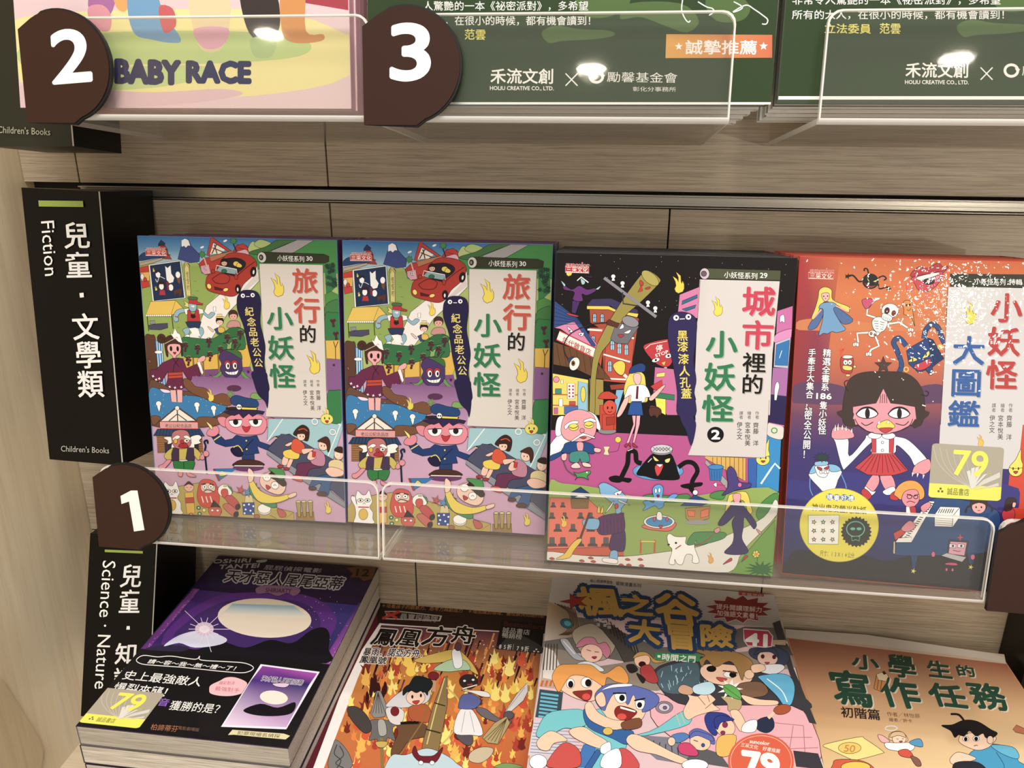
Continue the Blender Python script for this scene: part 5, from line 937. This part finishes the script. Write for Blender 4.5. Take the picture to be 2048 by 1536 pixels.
    # dark-skinned swordsman
    S('5a5258','1180,1290 1290,1270 1310,1340 1280,1370 1230,1350'); S('e6e2e4','1210,1100 1310,1105 1385,1280 1290,1290 1165,1270'); L('a09aa0',4,'1250,1110 1220,1270'); L('a09aa0',4,'1285,1110 1320,1270'); S('5a64a0','1200,1060 1225,990 1300,980 1370,1030 1320,1090 1210,1090'); S('e8e4e0','1220,950 1400,960 1440,1000 1380,1000 1300,970'); S('6a646c','1330,1090 1400,1090 1500,1160 1590,1180 1590,1200 1480,1190 1380,1150'); E('2e2628',1275,885,70,55); E('e8e8e0',1245,880,12,9,w=2); E('e8e8e0',1310,872,12,9,w=2); L('c04040',7,'1265,910 1305,905'); L('e8d8c8',9,'1230,940 1340,910',1)
    S('d4d0d0','1550,1115 1640,980 1720,895 1725,960 1690,1030 1600,1110',0); L('8a8488',4,'1560,1110 1700,930'); E('5a5258',1580,1140,40,32)
    S('b09c68','1380,1310 1470,1200 1560,1150 1590,1200 1500,1360 1420,1350',0); 
    for i in range(5): L('4a3e20',4,[(1565,1165),(1395+i*26,1320+i*8)])
    S('c8b898','1290,1420 1370,1380 1460,1390 1440,1450 1360,1500 1280,1480'); S('7a9a5a','1470,1536 1540,1500 1640,1510 1680,1536',1)
    # winged helmet at the bottom edge
    S('b8d0da','640,1536 700,1440 800,1440 960,1390 1100,1440 1180,1500 1200,1560 640,1560'); S('701c28','870,1370 900,1440 960,1450 1020,1440 1080,1380 1060,1450 1020,1500 960,1500 900,1490 850,1430'); E('f0f4f4',915,1500,18,16); E('f0f4f4',1000,1500,18,16)
    a.to('title_lettering'); T('＊培養孩子的觀察力、思考力與創造力　＊增加識別領域、養成解決問題的能','b87a3c','620,290 1855,370 612,322','h',.01)
    S('c8c0b8','640,350 760,350 1075,385 1060,425 620,408 655,378',0,4,'a8a09a'); F('301a14','645,356 750,356 1060,390 1050,418 632,402 662,378'); T('尋寶探險隊','a8a09c','760,362 1050,388 750,412','h',.02); L('c83424',20,'655,360 735,405'); L('c83424',20,'755,352 625,405')
    for ch,q in (('鳳','590,470 770,485 520,605'),('凰','770,470 950,490 710,610'),('方','970,455 1180,470 900,610'),('舟','1160,450 1350,470 1130,590')): T(ch,'1c1210',q,'h',.04,'e6dcd6',11,n=10)
    T('暴雨．諾亞方舟．','1c1210','490,625 980,640 470,690','h',.04,'f0e8e4',6); T('鳳凰號','1c1210','462,685 665,695 445,745','h',.04,'f0e8e4',6)
    a.to('bestseller_sticker'); F('14100f','1525,415 1850,445 1830,672 1480,635'); S('3c3836','1520,600 1600,520 1700,545 1830,620 1830,665 1490,630',1,0); T('Bestsellers','5a1c1c','1545,425 1845,455 1542,460','b',.02); T('誠品書店','cac4be','1535,468 1745,490 1528,512','h'); T('暢銷榜','cac4be','1530,508 1685,525 1522,552','h'); T('85折','eae6e0','1502,595 1605,602 1495,638','h',.03); T('79折','eae6e0','1635,608 1735,615 1628,652','h',.03); L('b8b2aa',3,'1618,600 1610,645')
    for x,y in ((1788,640),(1772,655),(1802,658)): F('e0dcd6',[(x-7,y-5),(x+7,y-5),(x+7,y+5),(x-7,y+5)])
A=Art(pF,NF,bF,M['print']); fiery(A); A.flush()
def golden(a):
    F,S,L,E,T=al(a); a.crop(1050,1130,3.413); a.ow=.8; a.to('printed_illustration')
    B=[(190,70),(1700,205),(2035,1386),(2062,1480),(12,1480),(22,1386)]
    F('d8b8bc',B); a.grad(['dedad6','dedad6','a09a94','b8b0a6'],'190,70 1700,205 1760,430 150,330')
    F('6a645e','150,330 470,370 900,560 1100,560 1500,420 1760,430 1790,520 1500,560 900,700 130,560'); a.grad(['b89a78','8a7a68','786c5c','c0b4a4'],'160,250 350,330 400,480 130,520')
    for i in range(7): L('5a3c22',5,[(200+i*22,260+i*6),(300+i*8,330),(290+i*12,440),(230+i*10,480)],1)
    E('2c6a7a',285,400,44,32,.3); E('58a8b8',290,400,24,17,.3,w=0)
    S('a89a84','320,470 440,400 520,440 620,520 560,640 420,640',1); S('4a4540','500,400 640,440 720,560 760,640 700,700 620,560'); 
    for i in range(9): L('2a2622',7,[(520+i*24,380+i*20),(560+i*24,370+i*20),(590+i*24,470+i*20)]); 
    F('8c7f70','130,560 350,600 460,700 1000,620 1250,620 1800,560 1850,700 900,860 110,820'); S('3c3a42','880,720 1100,640 1300,640 1700,760 1900,900 1930,990 1500,1000 1100,980 950,880',1); S('4a626e','900,730 1060,670 1180,680 1180,840 1080,880 940,860',1,0); 
    for i in range(26): x=920+R.random()*330;y=680+R.random()*170; L('a8ccd8',4,[(x,y),(x+R.uniform(-20,20),y+R.uniform(20,50))])
    S('e4a8b0','880,900 950,890 1100,960 1500,960 1900,1000 1990,1386 1400,1380 900,1100',1,4); 
    for p in ('1700,1080 1900,1100','1720,1180 1960,1180','1750,1260 2000,1250','1830,1100 1800,1300','1900,1100 1910,1280'): L('a06470',4,p)
    E('8a7a8a',950,975,60,42); E('c8bcc8',950,975,38,28); E('6a5a6a',955,978,14,12)
    # left column of machines
    F('d8d0c8','130,560 200,590 250,720 240,800 120,780'); 
    for i in range(5): L('4a3a30',7,[(140+i*20,540),(125+i*22,720)])
    F('b8a088','110,770 260,800 250,850 100,830'); 
    for i in range(5): F('c8602c',[(115+i*30,790),(130+i*30,792),(118+i*30,832),(103+i*30,830)])
    F('3a4850','100,850 260,870 240,1060 70,1040')
    for i in range(7): F('5ab0c8',[(110-i*3,872+i*26),(230-i*3,888+i*26),(228-i*3,902+i*26),(108-i*3,886+i*26)])
    F('c8c4d0','60,1060 240,1080 400,1300 20,1300'); 
    for i in range(10): L('7a7484',4,[(60-i*3,1080+i*22),(300+i*15,1090+i*24)])
    F('7a7a86','700,1160 1000,1180 1250,1386 900,1330'); 
    for i in range(8): L('3a3c48',7,[(760+i*40,1165+i*12),(740+i*44,1200+i*14)])
    F('58585c','1150,1230 1330,1290 1400,1386 1100,1340'); F('3a3840','1830,1270 2000,1290 2040,1400 1850,1380'); F('3a3a3e','1690,400 1740,380 1830,700 1990,1090 1940,1080 1860,900')
    a.grad(['2e2c30','3a3a3e','505054','444'*2],'1700,520 1790,540 1830,620 1720,620'); F('b8a080','1690,515 1780,515 1780,550 1690,545')
    # pink-haired child
    S('c87890','345,560 400,500 470,500 500,540 550,530 585,590 560,640 520,600 440,545 390,560'); E('efc0aa',455,605,75,62,.2); L('7a3a34',5,'420,580 450,590'); L('7a3a34',5,'475,595 505,598'); S('a03040','455,630 490,628 475,645'); S('d8dce4','350,680 430,660 520,700 530,730 400,720'); S('a8a8b0','240,520 290,510 350,600 410,650 330,640'); L('dcdce0',7,'260,520 340,610')
    # small shouting one
    E('efc0a0',800,650,55,55); S('c89a48','735,640 770,600 830,600 890,650 960,660 880,670 840,620 780,625'); E('3a1418',800,680,24,18,w=3); S('b03a3a','790,700 860,690 910,790 870,810 800,770'); S('2a2426','690,690 740,680 770,720 720,740'); S('2a2426','760,740 820,780 800,810')
    # orange-haired shouter
    S('f0c4a4','230,830 270,770 420,745 520,800 500,900 440,935 340,910 250,860'); S('e89a40','185,760 230,690 330,680 450,685 540,745 640,690 700,750 700,810 620,800 560,770 540,830 470,790 400,760 330,755 290,780 260,830 230,870 200,820'); E('f4f2ee',310,812,28,34); E('f4f2ee',420,805,38,36); E('1a1214',312,818,18,24,w=0); E('1a1214',432,808,22,26,w=0); S('8a2a24','325,870 400,860 455,860 450,910 420,932 370,910'); E('d84a40',418,902,28,22,w=0)
    # blue-haired shouter with outstretched arm
    S('6ac0c8','420,1010 600,990 560,1170 850,1140 1080,1000 1120,1090 820,1170 720,1170 620,1386 340,1386 380,1280 430,1190 400,1080'); S('6ac0c8','80,1140 150,1020 300,990 400,1000 420,1090 330,1120 260,1120 150,1180 90,1180'); S('2f5f9c','400,990 480,1010 540,1100 720,1130 740,1180 690,1230 600,1190 430,1110'); S('3a72b4','400,1230 490,1230 440,1386 340,1386',0); S('2f5f9c','490,1260 530,1270 450,1400 400,1400',0,3)
    S('f0c4a4','1080,1000 1120,920 1110,890 1180,900 1230,870 1300,920 1280,950 1330,990 1290,1000 1180,1030 1110,1060'); 
    for p in ('1180,900 1230,960','1240,880 1260,940','1300,925 1230,985'): L('8a4a34',4,p)
    L('d8b868',5,'1030,1020 1060,1100'); L('d8b868',5,'1060,1005 1090,1085')
    S('f0c4a4','500,940 540,890 640,850 760,890 820,960 810,1040 730,1110 620,1100 540,1020'); S('5a6ab0','480,880 560,820 700,820 850,860 915,910 890,970 800,1010 810,940 770,960 740,890 700,960 660,880 600,890 560,960 540,1000 490,950'); S('dfe4ee','520,860 600,820 720,815 720,832 600,842'); S('f0c4a4','480,910 520,870 545,900 550,960 510,970'); 
    S('f4f2ee','610,890 680,880 690,935 640,945'); S('f4f2ee','755,935 815,930 805,985 765,985'); E('1a1214',662,912,19,22,w=0); E('1a1214',782,960,17,19,w=0); L('1a1214',9,'600,880 690,880'); L('1a1214',9,'745,930 820,915'); S('8a2420','610,1000 650,965 760,1000 740,1040 690,1070 630,1050'); S('f4f2ee','650,968 755,1000 750,1012 650,985',0,2); E('d84a40',660,1040,32,22,w=0)
    S('f0c4a4','410,960 450,940 500,1010 600,1060 700,1070 690,1110 600,1130 470,1080 420,1030'); S('f0c4a4','305,1130 400,1110 480,1160 560,1210 540,1260 450,1240 330,1180'); S('f0c4a4','80,1210 140,1150 200,1140 290,1200 200,1220 160,1270 100,1260'); E('d8b048',565,1140,34,26); S('7a4a30','660,1080 780,1050 790,1110 680,1130')
    S('c84a44','170,1320 260,1220 340,1240 380,1300 360,1386 160,1386'); S('f4f2f4','520,1240 580,1215 580,1290 520,1290'); S('c84a4a','640,1260 720,1280 780,1386 620,1386'); S('f4f2f6','540,1300 640,1260 650,1386 520,1386'); E('f4f4f6',90,1350,60,50); S('f0c4a4','690,1200 760,1160 1000,1280 1120,1340 1060,1360 900,1300 760,1270'); E('eef4f8',1160,1370,90,40)
    # leader with brown hair, leaf in hand
    S('f0c4a4','1195,730 1240,680 1450,690 1560,740 1500,830 1330,820 1240,790'); S('a07840','1165,590 1260,560 1300,590 1420,590 1540,650 1555,720 1500,750 1480,790 1440,700 1390,660 1300,700 1240,650 1210,700 1190,650 1230,620'); E('1a1214',1272,712,32,20,w=3); E('f4f2ee',1400,750,46,24); E('1a1214',1418,752,24,20,w=0); L('5a3a1c',9,'1350,725 1450,740'); S('c84a44','1305,770 1380,780 1340,800'); E('f0c4a4',1530,750,34,32)
    S('c89a7a','1045,850 1080,820 1150,850 1130,890 1060,880'); S('b8d8e4','1150,830 1260,800 1300,850 1250,890 1160,880'); S('7a5a44','1450,820 1600,800 1660,860 1620,900 1500,900'); S('b8a070','1340,900 1470,920 1465,990 1390,1000 1380,950'); S('f0c4a4','1400,1000 1460,1000 1510,1100 1470,1140 1420,1060'); S('f0c4a4','1480,890 1600,920 1720,930 1710,960 1560,960 1500,930'); a.burst('f4f4ee',1400,850,90,40,9,w=0,sq=.8); S('5aa848','1355,830 1400,820 1460,860 1475,920 1420,910 1370,880'); L('2a6a2a',4,'1360,835 1470,915',1)
    # right upper girl
    S('3a4258','1530,580 1600,565 1700,560 1790,600 1800,660 1740,690 1560,640'); E('e6bca8',1655,640,70,52,.1); S('3a4258','1560,620 1600,575 1700,575 1730,640 1680,600 1610,600'); E('4a2230',1622,628,12,14,w=2); E('4a2230',1700,632,12,14,w=2); S('c04050','1635,668 1670,668 1652,680'); S('e0e0e4','1610,690 1740,680 1770,710 1700,750 1600,730'); S('f0c4a4','1545,690 1620,680 1640,720 1560,740'); S('58b0d8','1600,760 1780,750 1840,830 1820,950 1770,965 1720,900 1620,800'); L('e8f4f8',7,'1650,780 1750,860 1790,940',1); E('a8502c',1755,990,60,34,-.2)
    S('28304a','1590,1060 1680,1040 1700,1110 1650,1150 1580,1120'); S('e4e4ea','1500,1080 1580,1060 1570,1140 1480,1140'); L('f0c4a4',22,'1700,1010 1660,1050')
    # small girls at the lower right
    S('2f3c88','1225,1050 1260,1010 1370,1020 1420,1080 1340,1110 1300,1170 1250,1130'); E('f0c4a4',1365,1110,72,62,.6); S('2f3c88','1290,1060 1340,1030 1430,1060 1340,1080 1310,1130'); E('8a2a5a',1365,1095,18,20); E('8a2a5a',1350,1150,16,14); S('e0b050','1320,1180 1440,1170 1400,1300 1310,1300'); 
    S('5a68b0','1120,1150 1180,1120 1280,1170 1290,1230 1200,1190 1140,1200'); E('f0c4a4',1195,1215,72,55,.3); S('5a68b0','1120,1190 1160,1140 1270,1170 1280,1210 1180,1170'); E('3a4a9a',1215,1235,12,13); L('1a1214',5,'1150,1200 1180,1210'); S('c83c6a','1050,1230 1120,1220 1180,1280 1160,1310 1060,1290'); S('4a7ab8','1000,1170 1080,1150 1120,1180 1040,1220'); E('f0c4a4',1000,1210,26,30)
    a.to('discount_sticker'); E('d85a3a',1610,1345,225,190,w=0,n=44); E(None,1610,1345,208,175,w=4,oc='f0b8a0',n=44); T('suncolor','f4e4da','1535,1195 1670,1212 1532,1220','b',.03); T('三采文化　好書推薦','f4e4da','1475,1215 1745,1262 1468,1245','h',.01); T('79','f6f0e8','1485,1275 1720,1305 1505,1430','b',.06)
    a.to('title_lettering'); a.ow=0
    TT=[('楓','330,145 630,160 380,345'),('之','640,195 870,215 650,340'),('谷','860,180 1170,205 900,405'),('大','700,360 930,385 700,530'),('冒','950,395 1160,410 970,580'),('險','1180,400 1420,415 1190,560')]
    for ch,q in TT: T(ch,'22406a',q,'h',.07,'22406a',34,n=12)
    for ch,q in TT: T(ch,'c89c3c',q,'h',.06)
    a.ow=.8; a.burst('a82824',340,250,105,40,5,rot=-1.9,w=3,sq=.55)
    T('楓心閱讀學習版','4a4038','445,95 600,108 443,120','h'); T('冒險漫畫系列','4a4038','620,112 795,130 618,140','h')
    S('2f8a50','890,600 1200,612 1190,662 890,650',0,0); T('時間之門','f0ece4','935,606 1170,622 930,655','h',.03); F('f0ece4','905,618 925,619 924,636 904,634')
    S('b83050','1490,440 1660,452 1690,490 1682,560 1640,565 1520,555 1495,520',0,8,'d8ccd0'); T('41','f0ece8','1510,470 1650,482 1508,545','b',.08)
    a.burst('8a2a26',1460,305,232,170,13,w=6,sq=.42,oc='e0c8c0'); T('提升閱讀理解力','e4ccc4','1305,265 1620,290 1303,305','h',.02); T('加強語文素養！','e4ccc4','1310,308 1615,335 1308,350','h',.02)
    for ch,x,y in zip('日內誌漫畫版',(480,520,565,500,545,575),(375,385,400,408,412,425)): T(ch,'e0dcd8',[(x-14,y-12),(x+14,y-10),(x-14,y+12)],'h')
    a.to('publisher_mark'); F('c03028','1460,190 1630,202 1628,215 1460,205'); T('suncolor','c03028','1458,172 1622,188 1460,198','b',.04); F('c03028','1462,194 1630,204 1628,216 1462,208'); T('三采文化','e8d4cc','1475,190 1625,202 1473,215','h',.02)
A=Art(pG,NF,bG2,M['print']); golden(A); A.flush()
def workbook(a):
    F,S,L,E,T=al(a); a.crop(1500,1130,3.737); a.ow=.9; a.to('printed_illustration')
    a.grad(['a8614c','a8684c','d0a878','d0a070'],'270,500 1915,740 2160,1110 470,1110') ; a.grad(['d0a070','d0a878','e8cc98','e4c088'],'470,1110 2160,1110 2420,1540 560,1540')
    F('d8c0a8','268,488 1900,668 1915,740 270,545'); F('d8d0c4','265,480 860,520 1400,600 1780,655 1900,690 1912,735 1750,700 860,595 270,540')
    S('f0dc80','545,1350 620,1325 820,1285 860,1300 990,1390 980,1410 790,1460 760,1455 600,1380'); S('d85a3a','620,1490 650,1455 820,1460 920,1510 900,1560 620,1560'); E('f2c83c',790,1510,110,40); E('f4c85c',745,1368,85,42); T('50','c88a3c','710,1345 790,1350 700,1395','b',.02)
    # little angel
    E(None,1055,1220,45,17,w=8,oc='d8d8dc'); S('e8c090','1040,1270 1080,1245 1140,1250 1180,1300 1160,1320 1050,1310'); E('f2d0b4',1115,1300,52,42); S('e0b888','1045,1290 1070,1250 1140,1250 1165,1290 1110,1275'); L('5a3020',4,'1095,1300 1110,1303'); L('5a3020',4,'1135,1300 1150,1298'); S('c84a4a','1115,1318 1140,1316 1128,1328'); S('e8b0b0','955,1270 1000,1280 1045,1320 1000,1330 970,1310'); S('f4f2f2','1010,1330 1090,1330 1200,1330 1230,1360 1200,1390 1090,1390 1020,1370'); S('4a9ac8','1195,1320 1270,1300 1290,1360 1210,1345'); S('d8503c','1110,1390 1180,1380 1220,1440 1130,1430'); S('8a5a4a','1200,1430 1260,1450 1280,1500 1240,1500')
    # boy in blue hood
    S('3a9cc8','1650,1400 1790,1340 1920,1360 2000,1420 2010,1470 2120,1540 1700,1560 1640,1470'); S('58b4d8','1800,1345 1960,1360 2010,1420 1990,1450 1880,1410'); L('1a5a80',5,'1840,1400 1900,1500 1880,1550',1)
    S('f2ccae','1560,1300 1600,1260 1760,1260 1840,1290 1810,1340 1770,1370 1700,1385 1620,1360 1570,1330'); S('181418','1430,1200 1510,1195 1600,1160 1700,1170 1800,1230 1850,1260 1800,1300 1760,1290 1740,1260 1690,1280 1640,1240 1600,1280 1560,1270 1530,1290 1500,1240'); L('181418',16,'1600,1165 1560,1120 1500,1115',1); E('f4f0ea',1612,1300,24,18,w=3); E('f4f0ea',1690,1298,24,20,w=3); E('14101c',1612,1302,13,15,w=0); E('14101c',1690,1300,14,16,w=0); L('8a4a3a',6,'1672,1355 1690,1348 1702,1352',1); L('1a1214',6,'1590,1270 1630,1262'); L('1a1214',6,'1670,1262 1710,1268'); E('f2ccae',1795,1308,24,30)
    S('f2ccae','1500,1440 1550,1400 1640,1420 1690,1450 1600,1480 1520,1490 1495,1470'); S('2a2a34','1530,1480 1680,1470 1760,1517 1750,1560 1540,1560',1)
    S('b86a48','1965,1230 1990,1195 2080,1235 2070,1270 1985,1250',0)
    a.to('title_lettering')
    for ch,q in (('小','750,660 960,680 760,775'),('學','1005,655 1225,680 1040,835'),('生','1300,705 1490,725 1335,840'),('的','1520,740 1670,755 1550,830')): T(ch,'1f4a38',q,'h',.05,'dccbb4',4,sh=('dccbb4',10,8))
    for ch,q in (('寫','560,770 880,800 640,1050'),('作','920,820 1230,850 1000,1060'),('任','1300,870 1580,900 1370,1055'),('務','1590,865 1860,890 1690,1075')): T(ch,'1f4a38',q,'h',.055,'dccbb4',4,sh=('dccbb4',12,8))
    T('初階篇','2a2420','672,1055 970,1080 682,1140','h',.03); T('作者／林怡辰','6a4a34','1018,1095 1268,1112 1025,1130','h',.01); T('繪者／許卡','6a4a34','1035,1140 1210,1152 1040,1170','h',.01)
    S('c88a4a','925,925 945,820 1000,800 1035,830 1020,880 975,945',0); S('e8d0a8','945,820 1005,795 1035,835 1015,870 960,860',0,2); S('3a2a1c','985,800 1005,793 1020,815 1000,822',0,0); L('7a4a20',5,'960,860 950,930'); L('7a4a20',5,'985,862 975,935')
A=Art(pH,NF,bH2,M['print']); workbook(A); A.flush()
# ---- top row
def race(a):
    F,S,L,E,T=al(a); a.crop(0,0,2.926); a.ow=0; a.to('printed_illustration')
    F('dcc0c4','-150,-1740 2062,-1700 2055,636 118,630'); S('e4d890','80,200 140,100 700,60 1600,60 2050,140 2050,440 1500,560 900,560 118,480',1); S('b8cc80','120,280 500,200 1000,180 1500,190 1800,240 1750,330 1300,370 700,380 300,420 150,400',1); S('dcc0c4','1650,-20 2055,60 2055,200 1850,120 1700,80',1); S('a83c48','1700,-60 2062,-60 2058,60 1800,20 1700,0',0); S('d8b4bc','118,500 500,520 900,540 1300,520 1400,560 900,620 118,625',1)
    S('b8cc80','150,410 600,400 1100,380 1250,420 1000,500 600,530 300,520',1)
    # plain coloured patches where the cover art stands
    for c,p in (('a868a0','540,-90 680,-90 660,60 600,110 520,60'),('d8909c','520,40 600,30 650,90 640,180 560,170 520,110'),('e0a058','660,-90 760,-90 740,60 680,40'),('6a9cc4','760,-60 900,-60 960,80 1060,230 1000,250 880,230 790,200 750,80'),('c85a60','930,40 1010,50 1030,150 960,190'),('dcc89a','1120,-40 1330,-30 1340,170 1290,290 1180,290 1120,120'),('d8a0b0','1135,170 1335,165 1300,270 1190,280'),('3a302e','1420,-60 1600,-60 1640,120 1600,220 1480,220 1420,80'),('a8c080','1470,225 1610,225 1590,330 1490,330'),('d08c48','1650,-90 1780,-90 1790,180 1890,200 1880,240 1720,250 1650,180')): S(c,p,1,0)
    a.to('title_lettering'); T('BABY','161c54','680,352 1050,362 680,480','b',.075); T('RACE','161c54','1098,362 1462,366 1098,480','b',.075)
A=Art(pU,NU,bR,M['printG'],clip='-10,-541 684,-580 40,219 703,223'); race(A); A.flush()
def green(a,dx=0,dy=0,first=True):
    F,S,L,E,T=al(a); a.to('printed_illustration'); a.crop(680+dx,dy,2.926); a.ow=0
    F('2c4020','100,-2700 3300,-2700 2600,598 130,598')
    for p in ('1180,190 1260,150 1400,170 1580,180 1600,210 1480,230 1300,240 1220,250','1640,110 1760,100 1900,150 2030,190 2100,120 1990,20 1700,20','1400,-60 1560,-80 1700,0 1600,90 1450,100 1380,20','2140,0 2300,-40 2400,40 2350,120 2200,120'): S('4f6a34',p,1)
    a.to('printed_lettering')
    T('非常令人驚艷的一本《祕密派對》，多希望' if not first else '人驚艷的一本《祕密派對》，多希望','e4e2dc',('215,5 1440,5 215,64' if not first else '485,5 1455,5 485,64'),'h',.015)
    T('所有的大人，在很小的時候，都有機會讀到！' if not first else '人，在很小的時候，都有機會讀到！','e4e2dc',('215,92 1500,92 215,150' if not first else '550,92 1505,92 550,150'),'h',.015)
    T('范雲','e8e060','728,168 855,170 726,234','h',.03)
    if not first: T('立法委員','e8e060','405,172 680,174 405,232','h',.03)
    T('禾流文創','eae8e2','880,398 1255,400 878,492','h',.035); T('HOLIU CREATIVE CO., LTD.','eae8e2','878,504 1250,506 878,530','b',.02); L('eae8e2',7,'1320,430 1390,502'); L('eae8e2',7,'1390,430 1320,502')
    E(None,1500,448,38,34,w=16,oc='eae8e2'); F('eae8e2','1520,435 1552,440 1535,460'); T('勵馨基金會','e4e2dc','1562,418 1978,424 1560,482','h',0); T('彰化分事務所','dcdad4','1712,506 1968,508 1712,536','h',0)
    a.to('cover_hem'); F('e8ece6','130,598 2545,598 2545,618 130,618')
    if first:
        a.crop(1348,0,2.926); a.to('printed_signature'); L('f0f0ee',7,'50,0 45,60 65,110 85,130 95,120',1); L('f0f0ee',7,'140,10 190,40 225,50 232,70 205,90',1); L('f0f0ee',7,'350,10 400,40 380,60 345,70 420,30 470,55 520,90 548,115 540,140 515,140',1)
        a.to('recommendation_sticker'); a.grad(['dca03c','d06a44','d06a44','e0a440'],'-45,200 575,204 574,338 -50,340'); 
        T('誠摯推薦','f0ece8','65,232 490,234 63,320','h',.03); a.burst('f0ece8',28,272,24,10,5,rot=-1.57,w=0); a.burst('f0ece8',524,270,26,11,5,rot=-1.57,w=0)
A=Art(pU,NU,bG,M['printG'],clip='721,-849 1625,-918 736,211 1543,211'); green(A); A.flush()
A=Art(pU,NU,bH,M['printG'],clip='1648,-920 2690,-999 1554,211 2295,211'); green(A,830,-12,False); A.flush()
# ---- shrink film around the purple pile and black boxes at the right edge
def film(bk,q,n,t):
    q=[V(a) for a in q]; ex=(q[3]-q[2]).normalized(); ey=(q[2]-q[0]).normalized(); o=.0006
    f=[q[2]+ey*o,q[3]+ey*o]; mesh('film_front',[f[0],f[1],f[0]-n*t,f[1]-n*t],[(0,1,3,2)],M['film'],bk)
    r=[q[1]+ex*o,q[3]+ex*o]; mesh('film_side',[r[0],r[1],r[0]-n*t,r[1]-n*t],[(0,1,3,2)],M['film'],bk)
film(bE,qE,NF,.0165)
def edgebox(x0,x1,y0,z0,z1,label):
    r=empty('category_sign',(x0,y0,z0),label=label,cat='sign'); boxx('box_body',(x0,y0,z0),(x1,YW-.001,z1),M['black'],r,.0006); boxx('front_panel',(x0,y0-.0013,z0),(x1,y0-.0001,z1),M['black'],r)
edgebox(.5445,.60,-.054,-.26,-.0485,'black sign corner at the right edge beside the orange monster album')
edgebox(.6010,.66,-.085,-.405,-.318,'black sign corner at the lower right behind the tan workbook')
COL.objects.unlink(_fo)
